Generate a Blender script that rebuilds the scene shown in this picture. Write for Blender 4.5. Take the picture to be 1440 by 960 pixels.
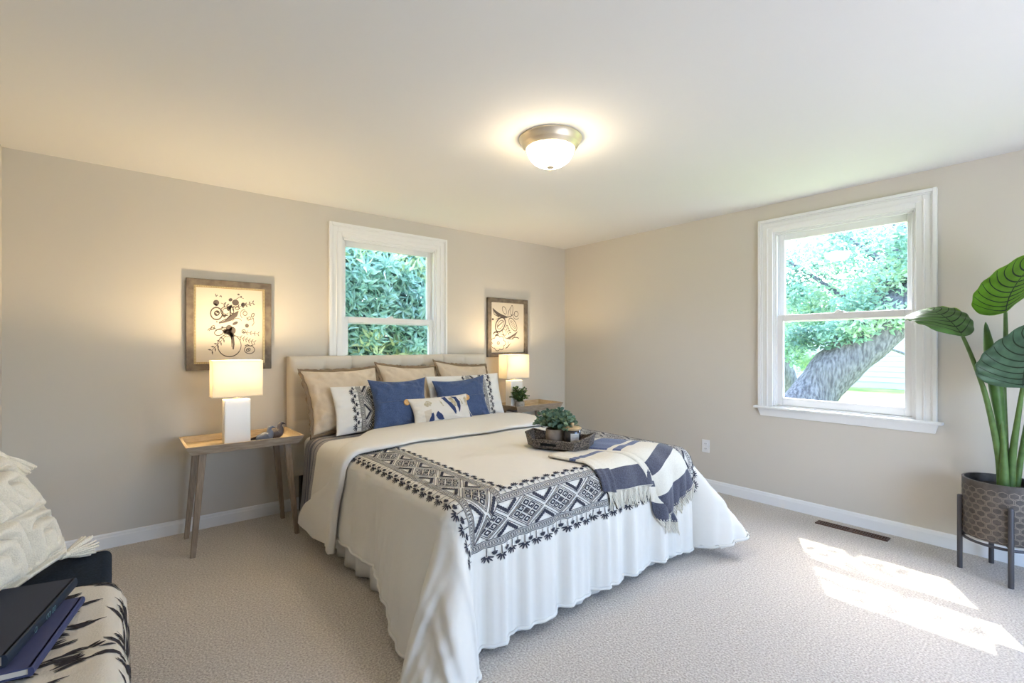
import bpy, bmesh, math, random
from mathutils import Vector, Matrix, noise
from mathutils.geometry import tessellate_polygon

for o in list(bpy.data.objects): bpy.data.objects.remove(o)
scene = bpy.context.scene
COL = scene.collection
PI = math.pi

# ------------------------------------------------------------------ camera
CAM = Vector((-4.13, -4.04, 1.305)); YAW = math.radians(39.3)
cd = bpy.data.cameras.new('camera'); cam = bpy.data.objects.new('camera', cd); COL.objects.link(cam)
cam.location = CAM; cam.rotation_euler = (PI / 2, 0, -YAW)
cd.sensor_width = 36; cd.lens = 36 * 671 / 1440; cd.shift_y = 6 / 1440; cd.clip_start = 0.05; cd.clip_end = 300
scene.camera = cam

# ------------------------------------------------------------------ light and exposure
scene.view_settings.view_transform = 'Standard'; scene.view_settings.look = 'None'
scene.view_settings.gamma = 1; scene.view_settings.use_curve_mapping = False
scene.view_settings.exposure = 0.72
world = bpy.data.worlds.new('sky'); scene.world = world; world.use_nodes = True
wn = world.node_tree.nodes; wl = world.node_tree.links; wn.clear()
sky = wn.new('ShaderNodeTexSky'); sky.sky_type = 'NISHITA'; sky.sun_disc = False
sky.sun_elevation = math.radians(53); sky.sun_rotation = math.radians(64); sky.air_density = 1.0; sky.dust_density = 2.5; sky.ozone_density = 1.0
bg = wn.new('ShaderNodeBackground'); bg.inputs['Strength'].default_value = 1.38
wo = wn.new('ShaderNodeOutputWorld'); tint = wn.new('ShaderNodeMix'); tint.data_type = 'RGBA'; tint.blend_type = 'MULTIPLY'; tint.inputs['Factor'].default_value = 1.0
tint.inputs[7].default_value = (0.94, 0.985, 1.10, 1); wl.new(sky.outputs[0], tint.inputs[6]); wl.new(tint.outputs[2], bg.inputs[0]); wl.new(bg.outputs[0], wo.inputs[0])
sd = bpy.data.lights.new('sun', 'SUN'); sd.energy = 7.5; sd.angle = math.radians(0.4); sd.color = (1, 0.95, 0.87)
sun = bpy.data.objects.new('sun', sd); COL.objects.link(sun)
sun.rotation_euler = Vector((-0.632, -0.333, -1)).to_track_quat('-Z', 'Y').to_euler(); sun.location = (8, 4, 12)

# ------------------------------------------------------------------ helpers
def rgb(r, g, b):
    f = lambda c: ((c / 255 + 0.055) / 1.055) ** 2.4 if c > 10 else c / 255 / 12.92
    return (f(r), f(g), f(b), 1)

def mat(name, col, rough=0.8, metal=0.0, spec=0.3, var=0.0, vscale=20.0, bump=0.0, bscale=200.0, sheen=0.0,
        transl=0.0, col2=None, emit=0.0, wave=None, stretch=None, coat=0.0, detail=3.0):
    m = bpy.data.materials.new(name); m.use_nodes = True
    n = m.node_tree.nodes; l = m.node_tree.links; b = n['Principled BSDF']
    b.inputs['Base Color'].default_value = col; b.inputs['Roughness'].default_value = rough
    b.inputs['Metallic'].default_value = metal; b.inputs['Specular IOR Level'].default_value = spec
    b.inputs['Sheen Weight'].default_value = sheen; b.inputs['Coat Weight'].default_value = coat
    tc = n.new('ShaderNodeTexCoord'); src = tc.outputs['Object']
    if stretch:
        mp = n.new('ShaderNodeMapping'); mp.inputs['Scale'].default_value = stretch; l.new(src, mp.inputs[0]); src = mp.outputs[0]
    if var or col2 is not None:
        t = n.new('ShaderNodeTexNoise'); t.inputs['Scale'].default_value = vscale; t.inputs['Detail'].default_value = detail; l.new(src, t.inputs['Vector'])
        r = n.new('ShaderNodeValToRGB'); r.color_ramp.elements[0].position = 0.35; r.color_ramp.elements[1].position = 0.65
        a = col; c = col2 if col2 is not None else tuple(min(1, x * (1 + var)) for x in col[:3]) + (1,)
        if col2 is None: a = tuple(x * (1 - var) for x in col[:3]) + (1,)
        r.color_ramp.elements[0].color = a; r.color_ramp.elements[1].color = c
        l.new(t.outputs['Fac'], r.inputs[0]); l.new(r.outputs[0], b.inputs['Base Color'])
        colout = r.outputs[0]
    else: colout = None
    if bump:
        t2 = n.new('ShaderNodeTexNoise'); t2.inputs['Scale'].default_value = bscale; t2.inputs['Detail'].default_value = 2; l.new(src, t2.inputs['Vector'])
        bp = n.new('ShaderNodeBump'); bp.inputs['Strength'].default_value = bump; bp.inputs['Distance'].default_value = 0.01
        l.new(t2.outputs['Fac'], bp.inputs['Height']); l.new(bp.outputs[0], b.inputs['Normal'])
    if emit:
        b.inputs['Emission Color'].default_value = col; b.inputs['Emission Strength'].default_value = emit
    if transl:
        tr = n.new('ShaderNodeBsdfTranslucent'); tr.inputs[0].default_value = col
        if colout: l.new(colout, tr.inputs[0])
        mx = n.new('ShaderNodeMixShader'); mx.inputs[0].default_value = transl
        l.new(b.outputs[0], mx.inputs[1]); l.new(tr.outputs[0], mx.inputs[2]); l.new(mx.outputs[0], n['Material Output'].inputs[0])
    return m

class MB:
    """collects faces of one mesh object"""
    def __init__(s): s.v = []; s.f = []; s.m = []
    def add(s, verts, faces, mi=0):
        k = len(s.v); s.v += [tuple(p) for p in verts]; s.f += [tuple(i + k for i in f) for f in faces]; s.m += [mi] * len(faces)
    def box(s, x0, x1, y0, y1, z0, z1, mi=0):
        s.hexa([(x0, y0, z0), (x1, y0, z0), (x1, y1, z0), (x0, y1, z0), (x0, y0, z1), (x1, y0, z1), (x1, y1, z1), (x0, y1, z1)], mi)
    def hexa(s, p, mi=0):
        s.add(p, [(0, 3, 2, 1), (4, 5, 6, 7), (0, 1, 5, 4), (1, 2, 6, 5), (2, 3, 7, 6), (3, 0, 4, 7)], mi)
    def lathe(s, prof, c=(0, 0, 0), n=32, mi=0, cap=True):
        k = []
        for r, z in prof:
            for i in range(n):
                a = 2 * PI * i / n; k.append((c[0] + r * math.cos(a), c[1] + r * math.sin(a), c[2] + z))
        f = []
        for j in range(len(prof) - 1):
            for i in range(n):
                i2 = (i + 1) % n; f.append((j * n + i, j * n + i2, (j + 1) * n + i2, (j + 1) * n + i))
        if cap:
            f.append(tuple(range(n - 1, -1, -1))); f.append(tuple((len(prof) - 1) * n + i for i in range(n)))
        s.add(k, f, mi)
    def tube(s, pts, rad, n=8, mi=0, flat=1.0, up=(0, 0, 1)):
        pts = [Vector(p) for p in pts]; rads = rad if isinstance(rad, (list, tuple)) else [rad] * len(pts)
        v = []; prev = None
        for i, p in enumerate(pts):
            d = (pts[min(i + 1, len(pts) - 1)] - pts[max(i - 1, 0)]).normalized()
            u = Vector(up)
            if abs(d.dot(u)) > 0.95: u = Vector((1, 0, 0)) if prev is None else prev
            a = d.cross(u).normalized(); b = a.cross(d).normalized(); prev = b
            for j in range(n):
                t = 2 * PI * j / n; v.append(p + a * (math.cos(t) * rads[i]) + b * (math.sin(t) * rads[i] * flat))
        f = []
        for i in range(len(pts) - 1):
            for j in range(n):
                j2 = (j + 1) % n; f.append((i * n + j, i * n + j2, (i + 1) * n + j2, (i + 1) * n + j))
        f.append(tuple(range(n - 1, -1, -1))); f.append(tuple((len(pts) - 1) * n + j for j in range(n)))
        s.add(v, f, mi)
    def grid(s, fn, us, vs, mi=0, close_u=False, flip=False):
        v = [fn(a, b) for a in us for b in vs]; nv = len(vs); nu = len(us); f = []
        for i in range(nu if close_u else nu - 1):
            i2 = (i + 1) % nu
            for j in range(nv - 1):
                q = (i * nv + j, i2 * nv + j, i2 * nv + j + 1, i * nv + j + 1)
                f.append(q[::-1] if flip else q)
        if callable(mi):
            k = len(s.v); s.v += [tuple(p) for p in v]
            c = 0
            for i in range(nu if close_u else nu - 1):
                for j in range(nv - 1):
                    s.f.append(tuple(x + k for x in f[c])); s.m.append(mi(us[i], vs[j])); c += 1
        else: s.add(v, f, mi)
    def build(s, name, mats, parent=None, loc=None, smooth=40, bevel=0.0, seg=2, solid=0.0, merge=0.0):
        me = bpy.data.meshes.new(name)
        off = Vector(loc) if loc is not None else Vector((0, 0, 0))
        if parent is not None:
            r = parent
            while r.parent: r = r.parent
            off = r.location.copy()
        me.from_pydata([tuple(Vector(p) - off) for p in s.v], [], s.f)
        for m in (mats if isinstance(mats, (list, tuple)) else [mats]): me.materials.append(m)
        me.polygons.foreach_set('material_index', s.m)
        if smooth:
            me.polygons.foreach_set('use_smooth', [True] * len(me.polygons))
        me.update()
        if merge:
            b = bmesh.new(); b.from_mesh(me); bmesh.ops.remove_doubles(b, verts=b.verts, dist=merge); b.to_mesh(me); b.free()
        if smooth and smooth < 170: me.set_sharp_from_angle(angle=math.radians(smooth))
        o = bpy.data.objects.new(name, me); COL.objects.link(o)
        if parent is not None: o.parent = parent
        elif loc is not None: o.location = off
        if bevel:
            b = o.modifiers.new('bevel', 'BEVEL'); b.width = bevel; b.segments = seg; b.limit_method = 'ANGLE'; b.angle_limit = math.radians(35); b.harden_normals = False
        if solid:
            b = o.modifiers.new('thickness', 'SOLIDIFY'); b.thickness = solid; b.offset = -1
        return o

def tag(o, label, cat, group=None, kind=None):
    o['label'] = label; o['category'] = cat
    if group: o['group'] = group
    if kind: o['kind'] = kind
    return o
def thing(name, label, cat, loc, group=None):
    o = bpy.data.objects.new(name, None); COL.objects.link(o); o.location = loc; o.empty_display_size = 0.1
    return tag(o, label, cat, group)
def struct(o): o['kind'] = 'structure'; return o
def lin(a, b, n): return [a + (b - a) * i / (n - 1) for i in range(n)]
def bez(p0, p1, p2, n=12):
    p0, p1, p2 = Vector(p0), Vector(p1), Vector(p2)
    return [(1 - t) ** 2 * p0 + 2 * t * (1 - t) * p1 + t * t * p2 for t in lin(0, 1, n)]
def smooth_path(pts, n=6):
    """Catmull-Rom through the points"""
    P = [Vector(p) for p in pts]; out = []
    for i in range(len(P) - 1):
        a = P[max(i - 1, 0)]; b = P[i]; c = P[i + 1]; d = P[min(i + 2, len(P) - 1)]
        for k in range(n):
            t = k / n
            out.append(0.5 * ((2 * b) + (c - a) * t + (2 * a - 5 * b + 4 * c - d) * t * t + (3 * b - a - 3 * c + d) * t ** 3))
    out.append(P[-1]); return out

class Art:
    """flat drawing (strokes and filled shapes) later laid onto a surface"""
    def __init__(s, k=1.0): s.polys = []; s.k = k
    def poly(s, pts, mi=0): s.polys.append(([(p[0], p[1]) for p in pts], mi))
    def line(s, pts, w, mi=0, closed=False):
        P = [Vector((p[0], p[1])) for p in pts]
        if closed: P = P + [P[0]]
        for i in range(len(P) - 1):
            d = P[i + 1] - P[i]
            if d.length < 1e-6: continue
            d.normalize(); n = Vector((-d.y, d.x)) * (w * s.k / 2); e = d * (w * 0.25)
            s.polys.append(([tuple(P[i] - e - n), tuple(P[i + 1] + e - n), tuple(P[i + 1] + e + n), tuple(P[i] - e + n)], mi))
    def brush(s, pts, ws, mi=0):
        P = [Vector((p[0], p[1])) for p in pts]; L = []; R = []
        for i, p in enumerate(P):
            d = (P[min(i + 1, len(P) - 1)] - P[max(i - 1, 0)]).normalized(); n = Vector((-d.y, d.x)) * ws[i] / 2
            L.append(p + n); R.append(p - n)
        for i in range(len(P) - 1): s.polys.append(([tuple(R[i]), tuple(R[i + 1]), tuple(L[i + 1]), tuple(L[i])], mi))
    def ellipse(s, c, rx, ry, rot=0, n=16, mi=0):
        s.poly([(c[0] + rx * math.cos(t) * math.cos(rot) - ry * math.sin(t) * math.sin(rot), c[1] + rx * math.cos(t) * math.sin(rot) + ry * math.sin(t) * math.cos(rot)) for t in [2 * PI * i / n for i in range(n)]], mi)
    def ring(s, c, rx, ry, w, rot=0, n=20, mi=0):
        s.line([(c[0] + rx * math.cos(t) * math.cos(rot) - ry * math.sin(t) * math.sin(rot), c[1] + rx * math.cos(t) * math.sin(rot) + ry * math.sin(t) * math.cos(rot)) for t in [2 * PI * i / n for i in range(n)]], w, mi, closed=True)
    def onto(s, name, fmap, mats, parent, maxlen=0.02):
        """lay the drawing on a surface: fmap(u, v) -> point"""
        bm = bmesh.new()
        for pts, mi in s.polys:
            a = 0
            for i in range(len(pts)):
                q = pts[(i + 1) % len(pts)]; a += pts[i][0] * q[1] - q[0] * pts[i][1]
            if abs(a) < 1e-9: continue
            if a < 0: pts = pts[::-1]
            vs = [bm.verts.new((p[0], p[1], 0)) for p in pts]
            f = bm.faces.new(vs); f.material_index = mi
        bmesh.ops.triangulate(bm, faces=[f for f in bm.faces if len(f.verts) > 4])
        for _ in range(7):
            es = [e for e in bm.edges if e.calc_length() > maxlen]
            if not es: break
            bmesh.ops.subdivide_edges(bm, edges=es, cuts=1, use_grid_fill=True)
            bmesh.ops.triangulate(bm, faces=[f for f in bm.faces if len(f.verts) > 4])
        r = parent
        while r.parent: r = r.parent
        for v in bm.verts: v.co = Vector(fmap(v.co.x, v.co.y)) - r.location
        me = bpy.data.meshes.new(name); bm.to_mesh(me); bm.free()
        for m in (mats if isinstance(mats, (list, tuple)) else [mats]): me.materials.append(m)
        o = bpy.data.objects.new(name, me); COL.objects.link(o); o.parent = parent
        return o

# ------------------------------------------------------------------ materials
M = {}
M['wall'] = mat('wall paint greige', (0.65, 0.602, 0.53, 1), 0.85, spec=0.15, bump=0.03, bscale=250)
M['ceil'] = mat('ceiling paint', (0.80, 0.785, 0.75, 1), 0.9, spec=0.1)
M['trim'] = mat('white trim paint', (0.84, 0.84, 0.835, 1), 0.35, spec=0.4)
M['vinyl'] = mat('white vinyl sash', (0.82, 0.82, 0.82, 1), 0.4, spec=0.4)
M['carpet'] = mat('beige carpet', (0.42, 0.365, 0.305, 1), 0.98, spec=0.05, col2=(0.71, 0.65, 0.57, 1), vscale=120, bump=0.8, bscale=95, sheen=0.2, detail=6)
M['duvet'] = mat('cream cotton', (0.77, 0.735, 0.665, 1), 0.9, spec=0.1, bump=0.22, bscale=13, sheen=0.1)
M['ink'] = mat('black embroidery thread', (0.055, 0.055, 0.07, 1), 0.9, spec=0.1)
M['linen'] = mat('flax linen', (0.64, 0.53, 0.40, 1), 0.95, spec=0.05, var=0.06, vscale=300, bump=0.5, bscale=14)
M['linen_edge'] = mat('frayed flax edge', (0.27, 0.195, 0.125, 1), 0.95, spec=0.05)
M['sham'] = mat('white cotton', (0.78, 0.755, 0.70, 1), 0.9, spec=0.1, bump=0.1, bscale=40)
M['navy'] = mat('blue linen', (0.055, 0.088, 0.185, 1), 0.85, spec=0.15, var=0.18, vscale=160, bump=0.12, bscale=50, sheen=0.3)
M['button'] = mat('coconut wood button', rgb(205, 160, 105), 0.45, var=0.2, vscale=80)
M['ikat'] = mat('ikat white', (0.72, 0.68, 0.61, 1), 0.9, spec=0.1)
M['ikat_navy'] = mat('ikat navy', (0.04, 0.06, 0.15, 1), 0.9, spec=0.1)
M['ikat_olive'] = mat('ikat olive', (0.42, 0.36, 0.22, 1), 0.9, spec=0.1, col2=(0.6, 0.55, 0.45, 1), vscale=50)
M['ikat_gold'] = mat('ikat gold', (0.60, 0.45, 0.24, 1), 0.9, spec=0.1)
M['upholstery'] = mat('cream upholstery', (0.68, 0.62, 0.53, 1), 0.9, spec=0.1, bump=0.08, bscale=300)
M['wood'] = mat('grey brown wood', (0.30, 0.225, 0.165, 1), 0.55, spec=0.3, col2=(0.42, 0.335, 0.25, 1), vscale=9, stretch=(1.5, 12, 12))
M['wood_leg'] = mat('brown wood leg', (0.24, 0.18, 0.13, 1), 0.55, spec=0.3, col2=(0.34, 0.26, 0.19, 1), vscale=9, stretch=(14, 14, 1.5))
M['wood_in'] = mat('light oak tray inside', (0.44, 0.335, 0.205, 1), 0.5, spec=0.3, col2=(0.56, 0.44, 0.29, 1), vscale=9, stretch=(1.5, 12, 12))
M['lampbase'] = mat('white glazed ceramic', (0.85, 0.85, 0.84, 1), 0.25, spec=0.5, coat=0.3)
M['shade'] = mat('linen lamp shade', (0.88, 0.83, 0.72, 1), 0.9, spec=0.05, transl=0.25)
M['nickel'] = mat('brushed nickel', (0.78, 0.68, 0.53, 1), 0.45, metal=1.0)
M['dome'] = mat('lit frosted glass', (1.0, 0.81, 0.56, 1), 0.4, emit=33)
M['bird_blue'] = mat('slate blue ceramic', (0.13, 0.15, 0.20, 1), 0.5)
M['bird_dark'] = mat('dark bronze ceramic', (0.07, 0.06, 0.065, 1), 0.45)
M['dark'] = mat('dark brown plastic', (0.03, 0.025, 0.022, 1), 0.6)
M['iron'] = mat('dark grey iron', (0.075, 0.07, 0.075, 1), 0.5, metal=0.3, spec=0.4)
M['potmetal'] = mat('bronzed pot metal', (0.10, 0.085, 0.075, 1), 0.5, metal=0.4, spec=0.4, var=0.2, vscale=30)
M['potline'] = mat('worn brass relief', (0.26, 0.215, 0.175, 1), 0.5, metal=0.5)
M['soil'] = mat('dark moss', (0.035, 0.03, 0.025, 1), 0.95, bump=0.6, bscale=90)
M['art_paper'] = mat('cream art paper', (0.66, 0.60, 0.51, 1), 0.8)
M['art_ink'] = mat('charcoal ink', (0.105, 0.088, 0.085, 1), 0.8)
M['frame'] = mat('weathered wood frame', (0.115, 0.092, 0.072, 1), 0.6, col2=(0.20, 0.165, 0.13, 1), vscale=22)
M['gold'] = mat('antique gold beading', (0.42, 0.32, 0.17, 1), 0.4, metal=0.7)
M['bench'] = mat('dark navy upholstery', (0.016, 0.025, 0.042, 1), 0.9, spec=0.1, var=0.25, vscale=150)
M['plastic_w'] = mat('white plastic', (0.82, 0.82, 0.83, 1), 0.4)
M['vent'] = mat('bronze metal register', (0.13, 0.075, 0.055, 1), 0.5, metal=0.4)
M['black'] = mat('shadow black', (0.008, 0.008, 0.008, 1), 0.9)
# ------------------------------------------------------------------ room shell
RL, RF, H = -4.67, -5.6, 2.465
def add_wall(name, axis, c0, c1, a0, a1, hole, m):
    """wall slab between c0 and c1 on its own axis, running a0..a1, with one rectangular opening"""
    b = MB()
    def bx(p0, p1, z0, z1):
        if axis == 'y': b.box(p0, p1, c0, c1, z0, z1)
        else: b.box(c0, c1, p0, p1, z0, z1)
    if hole:
        h0, h1, z0, z1 = hole
        bx(a0, h0, -0.1, H + 0.1); bx(h1, a1, -0.1, H + 0.1)
        bx(h0, h1, -0.1, z0); bx(h0, h1, z1, H + 0.1)
    else: bx(a0, a1, -0.1, H + 0.1)
    return struct(b.build(name, m, smooth=0))
W1 = (-2.695, -1.767, 0.79, 2.235); W2 = (-3.285, -2.365, 0.79, 2.235)
add_wall('wall_back', 'y', 0.0, 0.14, RL - 0.14, 0.14, W1, M['wall'])
add_wall('wall_right', 'x', 0.0, 0.14, RF, 0.0, W2, M['wall'])
add_wall('wall_left', 'x', RL - 0.14, RL, RF, 0.0, None, M['wall'])
add_wall('wall_front', 'y', RF - 0.14, RF, RL - 0.14, 0.14, (-3.0, -0.8, 0.0, 2.1), M['wall'])  # unseen wall; its opening is added to let daylight in from behind
b = MB(); b.box(RL - 0.14, 0.14, RF - 0.14, 0.14, -0.12, 0.0); struct(b.build('floor', M['carpet'], smooth=0))
b = MB(); b.box(RL - 0.14, 0.14, RF - 0.14, 0.14, H, H + 0.12); struct(b.build('ceiling', M['ceil'], smooth=0))
def baseboard(name, fn, a0, a1):
    b = MB(); prof = [(0.0, 0.0), (0.014, 0.0), (0.014, 0.068), (0.011, 0.076), (0.010, 0.086), (0.004, 0.094), (0.0, 0.094)]
    k = len(prof)
    b.add([fn(a, d, z) for a in (a0, a1) for d, z in prof], [(i, (i + 1) % k, k + (i + 1) % k, k + i) for i in range(k)] + [tuple(range(k - 1, -1, -1)), tuple(range(k, 2 * k))])
    return struct(b.build(name, M['trim'], smooth=0))
baseboard('baseboard_back', lambda a, d, z: (a, -d, z), RL, 0)
baseboard('baseboard_right', lambda a, d, z: (-d, a, z), RF, -0.014)
baseboard('baseboard_left', lambda a, d, z: (RL + d, a, z), RF, -0.014)
# unseen overhang added to keep the sun out of the back window
b = MB(); b.box(RL - 0.4, 0.20, 0.14, 0.50, 2.50, 2.60); b.box(RL - 0.4, 0.20, 0.46, 0.50, 2.40, 2.60); struct(b.build('sun_block_eave', M['trim'], smooth=0))

def glass_mat():
    m = bpy.data.materials.new('window glass'); m.use_nodes = True; n = m.node_tree.nodes; l = m.node_tree.links; n.clear()
    t = n.new('ShaderNodeBsdfTransparent'); t.inputs[0].default_value = (0.97, 0.99, 0.985, 1)
    g = n.new('ShaderNodeBsdfGlossy'); g.inputs['Roughness'].default_value = 0.02
    lw = n.new('ShaderNodeLayerWeight'); lw.inputs[0].default_value = 0.5
    pw = n.new('ShaderNodeMath'); pw.operation = 'POWER'; pw.inputs[1].default_value = 4.0; l.new(lw.outputs['Facing'], pw.inputs[0])
    f = n.new('ShaderNodeMath'); f.operation = 'MULTIPLY_ADD'; f.inputs[1].default_value = 0.45; f.inputs[2].default_value = 0.02; l.new(pw.outputs[0], f.inputs[0])
    x = n.new('ShaderNodeMixShader'); o = n.new('ShaderNodeOutputMaterial')
    l.new(f.outputs[0], x.inputs[0]); l.new(t.outputs[0], x.inputs[1]); l.new(g.outputs[0], x.inputs[2]); l.new(x.outputs[0], o.inputs[0]); return m
M['glass'] = glass_mat()

def window(name, hole, fn):
    """double-hung window; fn(a, d, z): a along the wall, d outward from the room face"""
    a0, a1, z0, z1 = hole
    root = bpy.data.objects.new(name, None); COL.objects.link(root); struct(root); root.location = fn((a0 + a1) / 2, 0, z0)
    def bx(b, p0, p1, d0, d1, q0, q1):
        P = [fn(p0, d0, q0), fn(p1, d0, q0), fn(p1, d1, q0), fn(p0, d1, q0), fn(p0, d0, q1), fn(p1, d0, q1), fn(p1, d1, q1), fn(p0, d1, q1)]
        b.hexa(P)
    def ring(b, w, d0, d1, o):
        bx(b, a0 - o, a0 - o + w, d0, d1, z0, z1 + o); bx(b, a1 + o - w, a1 + o, d0, d1, z0, z1 + o)
        bx(b, a0 - o + w, a1 + o - w, d0, d1, z1 + o - w, z1 + o)
    b = MB(); ring(b, 0.022, -0.030, 0, 0.104); ring(b, 0.010, -0.022, 0, 0.082); ring(b, 0.044, -0.016, 0, 0.072); ring(b, 0.010, -0.021, 0, 0.042); ring(b, 0.040, -0.014, 0, 0.034)
    b.build('casing', M['trim'], root, smooth=0, bevel=0.003)
    b = MB(); j = 0.018
    bx(b, a0 - 0.002, a0 + j, 0, 0.13, z0, z1); bx(b, a1 - j, a1 + 0.002, 0, 0.13, z0, z1); bx(b, a0 + j, a1 - j, 0, 0.13, z1 - j, z1 + 0.002)
    for e0, e1 in ((a0 + j, a0 + j + 0.012), (a1 - j - 0.012, a1 - j)):
        bx(b, e0, e1, 0.008, 0.022, z0, z1 - j); bx(b, e0, e1, 0.058, 0.066, z0, z1 - j)
    bx(b, a0 + j, a1 - j, 0.008, 0.022, z1 - j - 0.012, z1 - j)
    bx(b, a0, a1, 0.0, 0.13, z0 - 0.002, z0 + 0.03)
    b.build('jamb', M['vinyl'], root, smooth=0, bevel=0.002)
    b = MB(); bx(b, a0 - 0.135, a1 + 0.135, -0.050, 0.0, z0, z0 + 0.020)
    b.build('sill', M['trim'], root, smooth=0, bevel=0.006)
    b = MB()
    P = [fn(a0 - 0.110, -0.024, z0), fn(a1 + 0.110, -0.024, z0), fn(a1 + 0.110, 0, z0), fn(a0 - 0.110, 0, z0),
         fn(a0 - 0.092, -0.012, z0 - 0.062), fn(a1 + 0.092, -0.012, z0 - 0.062), fn(a1 + 0.092, 0, z0 - 0.062), fn(a0 - 0.092, 0, z0 - 0.062)]
    b.add(P, [(0, 1, 2, 3), (7, 6, 5, 4), (0, 4, 5, 1), (1, 5, 6, 2), (2, 6, 7, 3), (3, 7, 4, 0)]); b.build('apron', M['trim'], root, smooth=0, bevel=0.003)
    def sash(nm, d0, d1, q0, q1, w, wb, wt):
        i0, i1 = a0 + j + 0.002, a1 - j - 0.002
        b = MB(); bx(b, i0, i0 + w, d0, d1, q0, q1); bx(b, i1 - w, i1, d0, d1, q0, q1); bx(b, i0 + w, i1 - w, d0, d1, q0, q0 + wb); bx(b, i0 + w, i1 - w, d0, d1, q1 - wt, q1)
        s = b.build(nm, M['vinyl'], root, smooth=0, bevel=0.004)
        b = MB(); dm = (d0 + d1) / 2; bx(b, i0 + w - 0.004, i1 - w + 0.004, dm - 0.003, dm + 0.003, q0 + wb - 0.004, q1 - wt + 0.004)
        b.build('glass_pane', M['glass'], s, smooth=0)
        return s
    sash('upper_sash', 0.068, 0.100, 1.498, z1 - j, 0.046, 0.050, 0.052)
    lo = sash('lower_sash', 0.024, 0.056, z0 + 0.031, 1.555, 0.052, 0.062, 0.050)
    b = MB(); c = (a0 + a1) / 2; bx(b, c - 0.03, c + 0.03, 0.026, 0.05, 1.555, 1.566); bx(b, c - 0.008, c + 0.022, 0.03, 0.042, 1.566, 1.574)
    b.build('sash_lock', M['vinyl'], lo, smooth=0, bevel=0.002)
window('window_1', W1, lambda a, d, z: (a, d, z))
window('window_2', W2, lambda a, d, z: (d, a, z))

# unseen pale slab added outside the rear opening against green bounce from the lawn
M['bounce_slab'] = mat('pale concrete patio', (0.62, 0.60, 0.57, 1), 0.9, var=0.05, vscale=3)
b = MB(); b.box(-9, 4, -14, RF - 0.16, -0.345, -0.16); struct(b.build('bounce_slab', M['bounce_slab'], smooth=0))

# wall outlet on the right wall
t = thing('wall_outlet', 'white electrical outlet plate low on the right wall', 'outlet', (-0.003, -1.79, 0.33))
b = MB(); b.box(-0.006, 0, -1.826, -1.754, 0.333, 0.448); b.build('cover_plate', M['plastic_w'], t, smooth=0, bevel=0.003)
for zc in (0.368, 0.413):
    b = MB(); b.box(-0.009, -0.005, -1.807, -1.773, zc - 0.014, zc + 0.014); r = b.build('receptacle', M['plastic_w'], t, smooth=0, bevel=0.004)
    b = MB()
    for yy in (-1.797, -1.784): b.box(-0.0096, -0.0085, yy - 0.0012, yy + 0.0012, zc - 0.004, zc + 0.006)
    b.lathe([(0.0025, 0), (0.0025, 0.001)], (-0.0092, -1.7905, zc - 0.010), 8); b.build('slot', M['black'], r, smooth=0)
# floor register
t = thing('floor_vent', 'bronze metal heating register set in the carpet by the right baseboard', 'vent', (-0.14, -2.95, 0))
x0, x1, y0, y1 = -0.185, -0.105, -3.165, -2.735
b = MB(); b.box(x0, x1, y0, y0 + 0.014, 0.0, 0.008); b.box(x0, x1, y1 - 0.014, y1, 0.0, 0.008); b.box(x0, x0 + 0.014, y0, y1, 0.0, 0.008); b.box(x1 - 0.014, x1, y0, y1, 0.0, 0.008); b.box(x0, x1, -2.956, -2.944, 0, 0.0085)
b.build('frame', M['vent'], t, smooth=0, bevel=0.002)
b = MB(); b.box(x0 + 0.01, x1 - 0.01, y0 + 0.01, y1 - 0.01, 0.0005, 0.0025); b.build('duct_opening', M['black'], t, smooth=0)
b = MB()
for i in range(26):
    yy = y0 + 0.022 + i * 0.0154; b.box(x0 + 0.014, x1 - 0.014, yy, yy + 0.005, 0.001, 0.007)
b.box((x0 + x1) / 2 - 0.003, (x0 + x1) / 2 + 0.003, y0 + 0.01, y1 - 0.01, 0.001, 0.0072); b.build('grille', M['vent'], t, smooth=0)
def sstep(a, b, x):
    x = min(1.0, max(0.0, (x - a) / (b - a)))
    return x * x * (3 - 2 * x)

BX, BA, BT, BR = -2.19, 0.83, 2.32, 0.10       # bed middle, half flat width, flat length, edge radius

def edge_profile(d, k):
    L = BR * math.pi / 2
    if d <= 0: return 0.0, 0.0
    if d < L:
        return BR * math.sin(d / BR), BR * (1 - math.cos(d / BR))
    e = d - L
    return BR + e * k, BR + e * math.sqrt(1 - k * k)

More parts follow.
